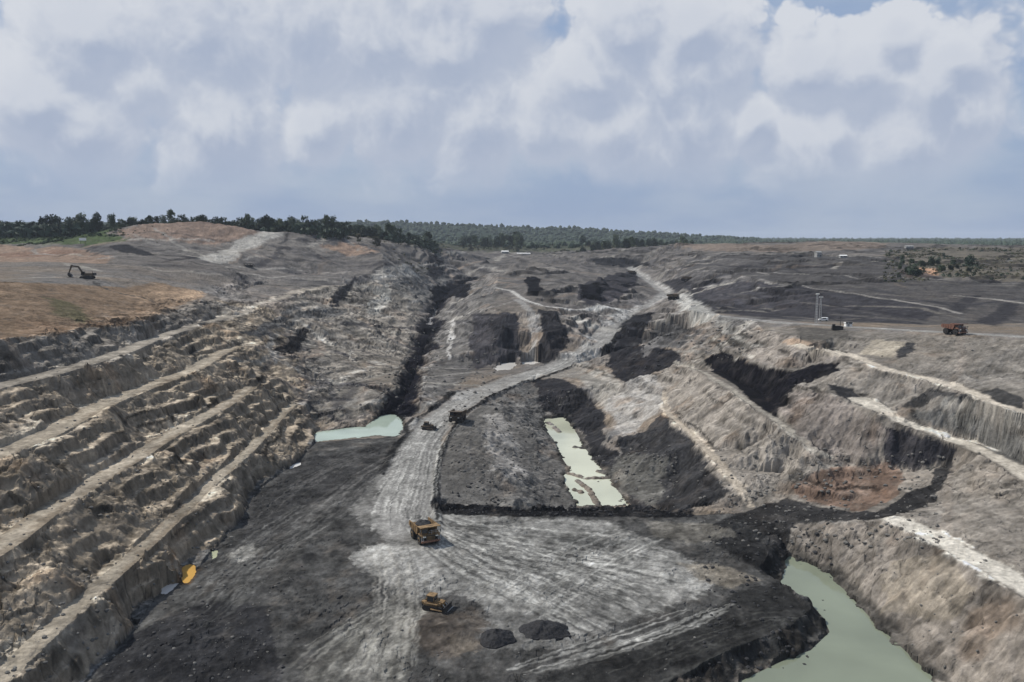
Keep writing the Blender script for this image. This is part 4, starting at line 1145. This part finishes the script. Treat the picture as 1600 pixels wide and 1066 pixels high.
def bulldozer(loc, rz, label, scale=1.0):
    R = root('bulldozer', loc, rz, label, 'bulldozer', None, scale)
    track(R, -1.65, -1.05, 1.9, .62, DRK); track(R, 1.05, 1.65, 1.9, .62, DRK)
    MB().prism([(-2.3, .7), (1.9, .7), (2.0, 1.9), (.3, 2.05), (-2.2, 1.8)], -1.0, 1.0).part('body', YEL, R)
    MB().prism([(.25, 1.9), (2.05, 1.8), (2.1, 1.0), (2.3, 1.0), (2.3, 2.15), (.25, 2.35)], -.75, .75).part('engine_hood', YEL, R)
    MB().box(-1.6, -1.0, -2.1, 1.2, 1.3, 1.75).part('fender', YEL, R); MB().box(1.0, 1.6, -2.1, 1.2, 1.3, 1.75).part('fender', YEL, R)
    c = MB().prism([(-1.6, 1.8), (.2, 1.9), (.0, 3.2), (-1.5, 3.2)], -.85, .85).part('cab', GLS, R)
    MB().box(-1.0, 1.0, -1.75, .25, 3.2, 3.4).part('cab_roof', YEL, c)
    for x in (-.9, .82):
        for y in (-1.62, .12): MB().box(x, x + .08, y - .06, y + .06, 1.85, 3.2).part('cab_post', YEL, c)
    bl = []
    for i in range(7): t = i / 6; bl.append((3.05 + .35 * (2 * t - 1) ** 2, .1 + 1.6 * t))
    b = MB().prism(bl + [(y - .18, z) for y, z in reversed(bl)], -2.3, 2.3).part('blade', DRK, R)
    MB().box(-2.32, 2.32, 3.2, 3.5, .02, .2).part('cutting_edge', STL, b)
    for x in (-1.8, 1.8): MB().tube((x, -.3, .7), (x, 3.0, .6), .15, 8).part('push_arm', YEL, R)
    for x in (-.6, .6): MB().tube((x, 1.9, 2.0), (x, 3.0, .9), .09, 8).part('lift_cylinder', STL, R)
    rp = MB().prism([(-2.3, .9), (-3.1, 1.0), (-3.3, 1.5), (-2.3, 1.5)], -.5, .5).part('ripper', YEL, R)
    MB().prism([(-3.0, 1.4), (-3.3, 1.4), (-3.35, .2), (-3.15, .15)], -.12, .12).part('ripper_shank', DRK, rp)
    MB().tube((.4, 1.3, 2.2), (.4, 1.3, 3.0), .1, 8).part('exhaust', DRK, R)
    MB().box(-.4, .4, -2.25, -1.7, 1.8, 2.3).part('fuel_tank', YEL, R)
    return R


dz = bulldozer(spot(680, 952), math.radians(-112), 'yellow bulldozer with black blade working on the brown spoil heap', .95)
d2 = copy_tree(dz, None, DUSTY); d2.location = spot(669, 671); d2.rotation_euler = (0, 0, math.radians(-100)); d2.scale = (.95,) * 3
d2['label'] = 'small dark bulldozer on the haul road beside the turquoise pond'


def excavator(loc, rz, label):
    R = root('excavator', loc, rz, label, 'excavator')
    track(R, -2.2, -1.4, 2.6, .7, DRK); track(R, 1.4, 2.2, 2.6, .7, DRK)
    MB().tube((0, 0, 1.1), (0, 0, 1.7), 1.1, 16).part('turntable', DRK, R)
    MB().box(-1.6, 1.6, -3.2, 2.2, 1.65, 3.1).part('body', YELD, R)
    MB().prism([(-4.1, 1.8), (-3.2, 1.65), (-3.2, 3.3), (-4.0, 3.2)], -1.6, 1.6).part('counterweight', DRK, R)
    c = MB().prism([(.9, 1.9), (2.7, 1.9), (2.6, 3.2), (2.2, 3.9), (.9, 3.9)], -1.6, -.4).part('cab', DRK, R)
    MB().prism([(2.71, 2.3), (2.74, 2.3), (2.66, 3.2), (2.63, 3.2)], -1.5, -.5).part('windscreen', GLS, c)
    MB().prism([(1.2, 2.1), (2.3, 2.1), (4.6, 6.0), (8.0, 6.7), (8.0, 7.3), (4.2, 6.9)], .0, .6).part('boom', YELD, R)
    MB().prism([(7.2, 7.6), (8.2, 7.4), (9.6, 3.2), (9.2, 3.1), (7.6, 6.5)], .05, .55).part('stick', YELD, R)
    MB().prism([(9.7, 3.4), (9.1, 3.2), (8.2, 2.5), (7.7, 1.6), (8.2, 1.0), (9.3, 1.2), (9.9, 2.2)], -.6, 1.2).part('bucket', DRK, R)
    for k in range(4): MB().prism([(7.7, 1.7), (7.75, 1.2), (7.3, 1.55)], -.5 + k * .5, -.3 + k * .5).part('bucket_tooth', STL, R)
    MB().tube((.3, 2.4, 2.3), (.3, 4.4, 5.4), .14, 8).part('boom_cylinder', STL, R)
    MB().tube((.3, 5.2, 7.2), (.3, 7.4, 7.6), .12, 8).part('stick_cylinder', STL, R)
    MB().tube((1.0, -2.2, 3.1), (1.0, -2.2, 4.0), .12, 8).part('exhaust', DRK, R)
    return R


ex = excavator(spot(137, 436), math.radians(97), 'dark excavator with raised boom digging at the brown terrace edge'); ex.scale = (1.02,) * 3
for k_, (px, py, rx, ry, h, lab_) in enumerate(((775, 999, 4.2, 3.6, 1.9, 'round black coal heap next to the brown spoil'), (850, 986, 5.6, 4.2, 2.1, 'wider black coal heap on the pale apron'))):
    heap('coal_pile', 18, rx, ry, h, 40 + k_ * 9, COALM, lab_, 'coal pile', spot(px, py))


def mast(loc, h, label, rz):
    R = root('lighting_mast', loc, rz, label, 'mast')
    for x in (-.45, .45):
        for y in (-.45, .45): MB().tube((x, y, 0), (x * .6, y * .6, h), .07, 5).part('upright', STL, R)
    br = int(h / 1.2)
    for k in range(br):
        z0, z1 = k * h / br, (k + 1) * h / br
        q0, q1 = .45 - .18 * z0 / h, .45 - .18 * z1 / h
        MB().tube((-q0, -q0, z0), (q1, -q1, z1), .04, 4).tube((q0, q0, z0), (-q1, q1, z1), .04, 4).tube((-q0, q0, z0), (-q1, -q1, z1), .04, 4).tube((q0, -q0, z0), (q1, q1, z1), .04, 4).part('lattice', STL, R)
    hd = MB().box(-.9, .9, -.2, .2, h, h + .25).part('lamp_bar', STL, R)
    for x in (-.7, 0, .7): MB().box(x - .22, x + .22, -.4, -.1, h + .05, h + .55).part('floodlight', LMP, hd)
    return R


mast(spot(1275, 506), 14.0, 'tall pale lattice mast on the plateau beside the white van', .3)
mast(spot(1281, 505), 12.5, 'shorter lattice mast standing close behind the tall one', -.2)


def cabin(px, py, L_, W_, H_, rz, label, wall, roofm, name='site_cabin'):
    R = root(name, spot(px, py), math.radians(rz), label, 'building')
    MB().box(-L_ / 2, L_ / 2, -W_ / 2, W_ / 2, -.4, H_).part('wall', wall, R)
    MB().prism([(-W_ / 2 - .3, H_ - .05), (W_ / 2 + .3, H_ - .05), (0, H_ + W_ * .2)], -L_ / 2 - .3, L_ / 2 + .3).part('roof', roofm, R)
    d = MB().box(-L_ * .1 - .5, -L_ * .1 + .5, -W_ / 2 - .06, -W_ / 2 - .003, -.2, 2.05).part('door', GREYM, R)
    MB().box(-L_ * .1 + .3, -L_ * .1 + .4, -W_ / 2 - .12, -W_ / 2 - .06, .9, 1.0).part('handle', DRK, d)
    for x in (-L_ * .36, L_ * .12, L_ * .34):
        w = MB().box(x - .6, x + .6, -W_ / 2 - .06, -W_ / 2 - .003, 1.0, 2.0).part('window', GREYM, R)
        MB().box(x - .5, x + .5, -W_ / 2 - .09, -W_ / 2 - .06, 1.08, 1.92).part('pane', GLS, w)
    return R


cabin(1325, 510, 2.9, 1.8, 1.5, 5, 'small white cabin beside the plateau road', WHT, WHT)
cabin(789, 398, 12, 7, 3.2, 8, 'white roofed shed on the far rim of the pit', GREYM, WHT, 'shed')
cabin(818, 399, 24, 5, 1.8, -4, 'long low white roofed shed on the far rim', GREYM, WHT, 'shed')
cabin(1278, 403, 5, 5, 5, 10, 'tall narrow pale building on the distant spoil slope', GREYM, GREYM, 'shed')
cabin(1317, 404, 6.5, 4, 2.2, 0, 'low lavender white building on the distant spoil slope', GREYM, WHT, 'shed')
cabin(1420, 389, 9, 5, 2.0, 0, 'pale low building behind the trees of the right plain', GREYM, GREYM, 'shed')


def van(px, py, rz, label):
    R = root('pickup_van', spot(px, py), math.radians(rz), label, 'van')
    MB().prism([(-2.3, .45), (2.3, .45), (2.35, 1.0), (1.2, 1.15), (.7, 1.85), (-2.2, 1.9)], -.9, .9).part('body', WHT, R)
    MB().prism([(1.24, 1.17), (.76, 1.80), (.80, 1.82), (1.28, 1.19)], -.8, .8).part('windscreen', GLS, R)
    for x in (-.93, .90): MB().box(x, x + .03, -1.2, .6, 1.2, 1.7).part('side_window', GLS, R)
    for x in (-.8, .8):
        for y in (-1.5, 1.5): MB().tube((x - .14, y, .38), (x + .14, y, .38), .38, 14).part('wheel', RUB, R)
    for x in (-.6, .6): MB().box(x - .18, x + .18, 2.3, 2.37, .75, .95).part('headlight', LMP, R)
    return R


van(1286, 502, 85, 'white van parked beside the lattice masts')


def drill_rig(px, py, rz, label):
    R = root('drill_rig', spot(px, py), math.radians(rz), label, 'drill rig')
    track(R, -1.2, -.7, 1.8, .45, DRK); track(R, .7, 1.2, 1.8, .45, DRK)
    MB().prism([(-2.4, .8), (2.2, .8), (2.2, 1.8), (-.5, 2.0), (-2.4, 1.7)], -.9, .9).part('body', DRK, R)
    MB().box(-.9, .0, 1.0, 2.2, 1.8, 2.7).part('cab', DRK, R)
    for x in (-.25, .25): MB().tube((x, -1.2, 1.2), (x, -1.2, 5.6), .09, 6).part('mast_rail', DRK, R)
    MB().box(-.35, .35, -1.4, -1.0, 5.4, 5.8).part('mast_head', DRK, R)
    MB().tube((0, -1.2, .1), (0, -1.2, 5.4), .06, 6).part('drill_rod', STL, R)
    return R


drill_rig(1308, 516, 80, 'black tracked drill rig with upright mast near the white cabin')


def sign(px, py):
    R = root('sign_board', spot(px, py) + Vector((0, 0, .3)), .05, 'blank white sign board on two posts before the green scrub', 'sign')
    for x in (-2.0, 2.0): MB().box(x - .12, x + .12, -.1, .1, -.4, 3.0).part('post', DRK, R)
    MB().box(-3.0, 3.0, -.22, -.103, 3.0, 5.2).part('board', WHT, R)
    MB().box(-3.05, 3.05, -.25, -.1, 5.2, 5.28).part('frame', STL, R)


sign(130, 385)


def shelter(px, py):
    R = root('steel_shelter', spot(px, py), .1, 'dark steel shelter with flat roof at the foot of the pale ramp', 'shelter')
    for x in (-3.6, -1.2, 1.2, 3.6):
        for y in (-1.5, 1.5): MB().box(x - .14, x + .14, y - .14, y + .14, -.4, 3.0).part('post', DRK, R)
    MB().box(-4.2, 3.0, -2.0, 2.0, 3.0, 3.35).part('roof', DRK, R)
    MB().box(-3.4, 3.2, 1.2, 1.4, .0, 2.0).part('back_panel', DRK, R)


shelter(389, 420)

# ------------------------------------------------------------------ vegetation
LEAF = [mat('leaf_dark', (.030, .048, .028), .8, 0, .35, .4), mat('leaf_mid', (.040, .060, .028), .8, 0, .35, .4), mat('leaf_dry', (.085, .082, .050), .8, 0, .3, .4)]
BARK = mat('bark', (.085, .068, .052), .9, 0, .25, 2)


def crown_mesh(seed, h, w, n, m, lobes, low=.35):
    r = random.Random(seed); b = MB()
    L_ = []
    for i in range(lobes):
        t = r.uniform(0, 1); a = r.uniform(0, 6.28); z = h * (low + (1 - low) * t)
        q = w * .42 * (1 - .55 * abs(t - .35)) * r.uniform(.5, 1.0)
        L_.append((math.cos(a) * q, math.sin(a) * q, z, w * r.uniform(.20, .34)))
    for i in range(n):
        x, y, z, s = r.choice(L_)
        d = Vector((r.gauss(0, 1), r.gauss(0, 1), r.gauss(0, .8))).normalized() * s * r.uniform(.55, 1.1)
        c = Vector((x, y, z)) + d
        u = Vector((r.gauss(0, 1), r.gauss(0, 1), r.gauss(0, .6))).normalized(); v = u.orthogonal().normalized()
        k = w * r.uniform(.05, .11)
        b.quad(c - u * k, c - v * k * .7 + u * k * .1, c + u * k, c + v * k * .7)
    me = bpy.data.meshes.new('crown'); me.from_pydata(b.v, [], b.f); me.materials.append(m)
    return me


def trunk_mesh(seed, h, w):
    r = random.Random(seed); b = MB()
    b.tube((0, 0, -.6), (.1, .05, h * .5), w * .030, 7, w * .021).tube((.1, .05, h * .5), (.2, 0, h * .88), w * .021, 6, w * .008)
    for i in range(6):
        z = h * r.uniform(.35, .7); a = r.uniform(0, 6.28); q = w * r.uniform(.2, .38)
        b.tube((.1, .05, z), (math.cos(a) * q, math.sin(a) * q, z + h * r.uniform(.1, .22)), w * .012, 5, w * .005)
    return b.mesh('trunk', BARK)


KINDS = []
for i in range(9):
    h = (15, 17, 13, 18, 14, 16, 9, 8, 14)[i]; w = (11, 10, 11, 9.5, 12, 10, 9, 8, 9)[i]
    KINDS.append((trunk_mesh(300 + i, h, w), crown_mesh(400 + i, h, w, 820, LEAF[2 if i == 8 else i % 2], (20, 18, 22, 17, 22, 18, 14, 12, 9)[i], .2 if i < 6 else (.35 if i == 8 else .1))))


def tree(x, y, kind, s, label, group):
    o = bpy.data.objects.new('tree', None); o.location = (x, y, ground_z(x, y)); o.rotation_euler = (0, 0, random.uniform(0, 6.28)); o.scale = (s, s, s * random.uniform(.85, 1.2))
    link(o, None, ('broad rounded ', 'tall rounded ', 'squat ', 'tall slender ', 'wide spreading ', 'upright ', 'short bushy ', 'small bushy ', '')[kind] + label, 'tree', group)
    link(bpy.data.objects.new('trunk', KINDS[kind][0]), o); link(bpy.data.objects.new('crown', KINDS[kind][1]), o)


def interp(x, xs, ys): return float(np.interp(x, xs, ys))


for i in range(125):                                             # wood along the hill crest
    px = 186 + (676 - 186) * ((i + random.uniform(-.4, .4)) / 125)
    d = interp(px, (186, 340, 420, 540, 600, 676), (815, 865, 895, 945, 1010, 1150)) + random.choice((8, 25, 55)) + random.uniform(0, 25)
    tree((px - 800) / FPX * d, d, random.choice((0, 1, 2, 3, 4, 5)), random.uniform(.62, 1.02) * interp(px, (186, 300, 560, 676), (.75, 1.0, 1.05, 1.25)),
         'dark green tree in the wood along the hill crest', 'trees along the hill crest')
for i in range(52):                                              # wood behind the white sign
    px = -90 + 275 * (i + random.uniform(-.5, .5)) / 52
    d = interp(px, (-90, 0, 185), (930, 905, 830)) + random.uniform(0, 60)
    tree((px - 800) / FPX * d, d, random.choice((0, 1, 2, 4, 6, 6)), random.uniform(.7, 1.3), 'green tree in the wood behind the white sign board', 'trees behind the sign board')
for i in range(26):                                              # scrub trees on the right plain
    px = random.uniform(1395, 1522); d = random.uniform(590, 720)
    tree((px - 800) / FPX * d, d, random.choice((0, 2, 6, 7, 6)), random.uniform(.3, .62), 'dark tree in the clump on the right plain beside the orange soil', 'trees on the right plain')
for i in range(28):
    px = random.uniform(722, 818); d = random.uniform(1500, 1720)
    tree((px - 800) / FPX * d, d, random.choice((0, 1, 3, 5)), random.uniform(.9, 1.4), 'dark tree in the clump beyond the white roofed sheds', 'trees beyond the far rim sheds')
for i in range(44):
    px = random.uniform(900, 1082); d = random.uniform(1330, 1620)
    tree((px - 800) / FPX * d, d, random.choice((0, 1, 2, 4)), random.uniform(.7, 1.15), 'blue green tree in the belt beyond the far black stockpile', 'trees beyond the far stockpile')
for px, d in ((562, 905), (588, 930), (592, 935), (735, 1380), (748, 1400), (738, 1390)):
    tree((px - 800) / FPX * d, d, 8, random.uniform(.6, .8), 'bare pale dry tree at the lower edge of the hill wood', 'dry trees below the hill wood')


def scatter(name, base_v, base_f, pos, size, m, label, flat=1.0, seed=1):
    """one mass of many small pieces, each with its own turn and size"""
    g = np.random.default_rng(seed); n = len(pos); bv = np.asarray(base_v, float)
    a = g.uniform(0, 6.28, n); ca, sa = np.cos(a), np.sin(a)
    sc = np.asarray(size)[:, None] * g.uniform(.7, 1.3, (n, 3)); sc[:, 2] *= flat
    V = bv[None] * sc[:, None] * g.uniform(.8, 1.2, (n, len(bv), 1))
    X = V[..., 0] * ca[:, None] - V[..., 1] * sa[:, None]; Y = V[..., 0] * sa[:, None] + V[..., 1] * ca[:, None]
    V = np.stack([X, Y, V[..., 2]], -1) + np.asarray(pos)[:, None]
    F = (np.asarray(base_f)[None] + (np.arange(n) * len(bv))[:, None, None]).reshape(-1, len(base_f[0]))
    me = bpy.data.meshes.new(name); me.from_pydata(V.reshape(-1, 3).tolist(), [], F.tolist()); me.materials.append(m)
    return link(bpy.data.objects.new(name, me), label=label, kind='stuff')


ico = bmesh.new(); bmesh.ops.create_icosphere(ico, subdivisions=1, radius=1.0)
ICV = [tuple(v.co) for v in ico.verts]; ICF = [tuple(v.index for v in f.verts) for f in ico.faces]; ico.free()
pos, siz = [], []
for i in range(9000):                                            # closed canopy of the far country
    d = 1550 * (7500 / 1550) ** random.random(); px = random.uniform(560, 1700)
    if px > 1120 and d < 1700: continue
    x = (px - 800) / FPX * d; s = random.uniform(3.5, 7.5) * (1 + (d - 1500) / 5000)
    pos.append((x, d, ground_z(x, d) + s * .5)); siz.append(s)
scatter('distant_forest', ICV, ICF, pos, siz, LEAF[0], 'far forest covering the plain and low ridge to the horizon', 1.0, 3)
tv, tf = [], []
rt = random.Random(9)
for i in range(14):
    c = Vector((rt.gauss(0, .5), rt.gauss(0, .5), rt.uniform(.1, .9))); u = Vector((rt.gauss(0, 1), rt.gauss(0, 1), rt.gauss(0, 1))).normalized(); v = u.orthogonal().normalized()
    k = len(tv); tv += [tuple(c - u * .34), tuple(c - v * .26), tuple(c + u * .34), tuple(c + v * .26)]; tf.append((k, k + 1, k + 2, k + 3))
for nm_, m_, lab_, zones in (
    ('green_scrub', LEAF[1], 'green scrub in front of the left wood', [(-90, 105, 720, 860, 600, 1.6), (105, 200, 745, 860, 300, 1.6)]),
    ('dry_scrub', LEAF[2], 'thin dry scrub on the plains around the mine', [(640, 1060, 1450, 1900, 1300, 3.0), (1380, 1780, 560, 950, 1500, 1.5), (440, 680, 880, 1050, 260, 1.8)]),
    ('dark_scrub', LEAF[0], 'dark bushes spread over the plains around the mine', [(640, 1100, 1450, 1900, 900, 3.2), (1380, 1780, 560, 950, 900, 1.5), (170, 320, 730, 800, 60, 1.0), (186, 540, 900, 1080, 1200, 7.0), (540, 680, 1010, 1180, 350, 7.0), (-90, 190, 850, 960, 1300, 8.5)])):
    pos, siz = [], []
    for p0, p1_, d0, d1, n, s in zones:
        for i in range(n):
            px = random.uniform(p0, p1_); d = random.uniform(d0, d1); x = (px - 800) / FPX * d
            if float(gn(np.array(x / 70), np.array(d / 110), 77)) < -.15: continue
            pos.append((x, d, ground_z(x, d))); siz.append(s * random.uniform(.6, 1.5))
    scatter(nm_, tv, tf, pos, siz, m_, lab_, .8, 5)
# loose rock, by the ground it lies on
for nm_, m_, lab_, zones in (
    ('loose_rock', mat('grey_rock', (.115, .110, .100), .9, 0, .4, .5, .6), 'loose grey rubble strewn over mounds, floor and wall feet',
     [(700, 890, 610, 790, 900, .7), (130, 470, 740, 1060, 220, .45), (1090, 1480, 700, 860, 900, .7), (640, 780, 480, 620, 450, 1.0), (1260, 1600, 830, 1060, 200, .4), (0, 420, 560, 1060, 1200, .5),
      (930, 1060, 700, 790, 420, .8), (480, 640, 480, 660, 400, .8), (620, 1200, 960, 1060, 110, .4), (1060, 1180, 500, 560, 250, .9), (1200, 1600, 530, 740, 150, .5)]),
    ('loose_coal', mat('black_rock', (.024, .024, .025), .8, 0, .4, .5, .6), 'black coal rubble scattered over the pit floor edges',
     [(690, 1085, 790, 806, 420, .6), (1100, 1300, 790, 1050, 700, .6), (180, 480, 860, 1060, 260, .4), (690, 850, 610, 790, 400, .7), (600, 660, 560, 656, 120, .8), (960, 1060, 490, 590, 160, 1.0)])):
    pos, siz = [], []
    for x0, x1, y0, y1, n, s in zones:
        for i in range(n):
            h = hit(random.uniform(x0, x1), random.uniform(y0, y1))
            if h.z < -8.2 or h.y > 1200 or (h.z < -3 and h.x > 60): continue
            q = s * (random.random() ** 4 * .9 + .14)
            pos.append((h.x, h.y, ground_z(h.x, h.y) + q * .15)); siz.append(q)
    scatter(nm_, ICV, ICF, pos, siz, m_, lab_, .75, 8)

# ------------------------------------------------------------------ air
hz = bpy.data.meshes.new('haze'); b = MB().box(-16000, 16000, -300, 15800, -14, 190); hz.from_pydata(b.v, [], b.f)
hm = bpy.data.materials.new('haze_air'); hm.use_nodes = True; nt = hm.node_tree; nt.nodes.clear()
pv = nt.nodes.new('ShaderNodeVolumePrincipled'); pv.inputs['Color'].default_value = (.80, .88, 1.0, 1); pv.inputs['Density'].default_value = .000055
mo = nt.nodes.new('ShaderNodeOutputMaterial'); nt.links.new(pv.outputs[0], mo.inputs['Volume'])
hz.materials.append(hm)
link(bpy.data.objects.new('haze', hz), label='thin bluish haze over the mine and the country beyond', kind='stuff')
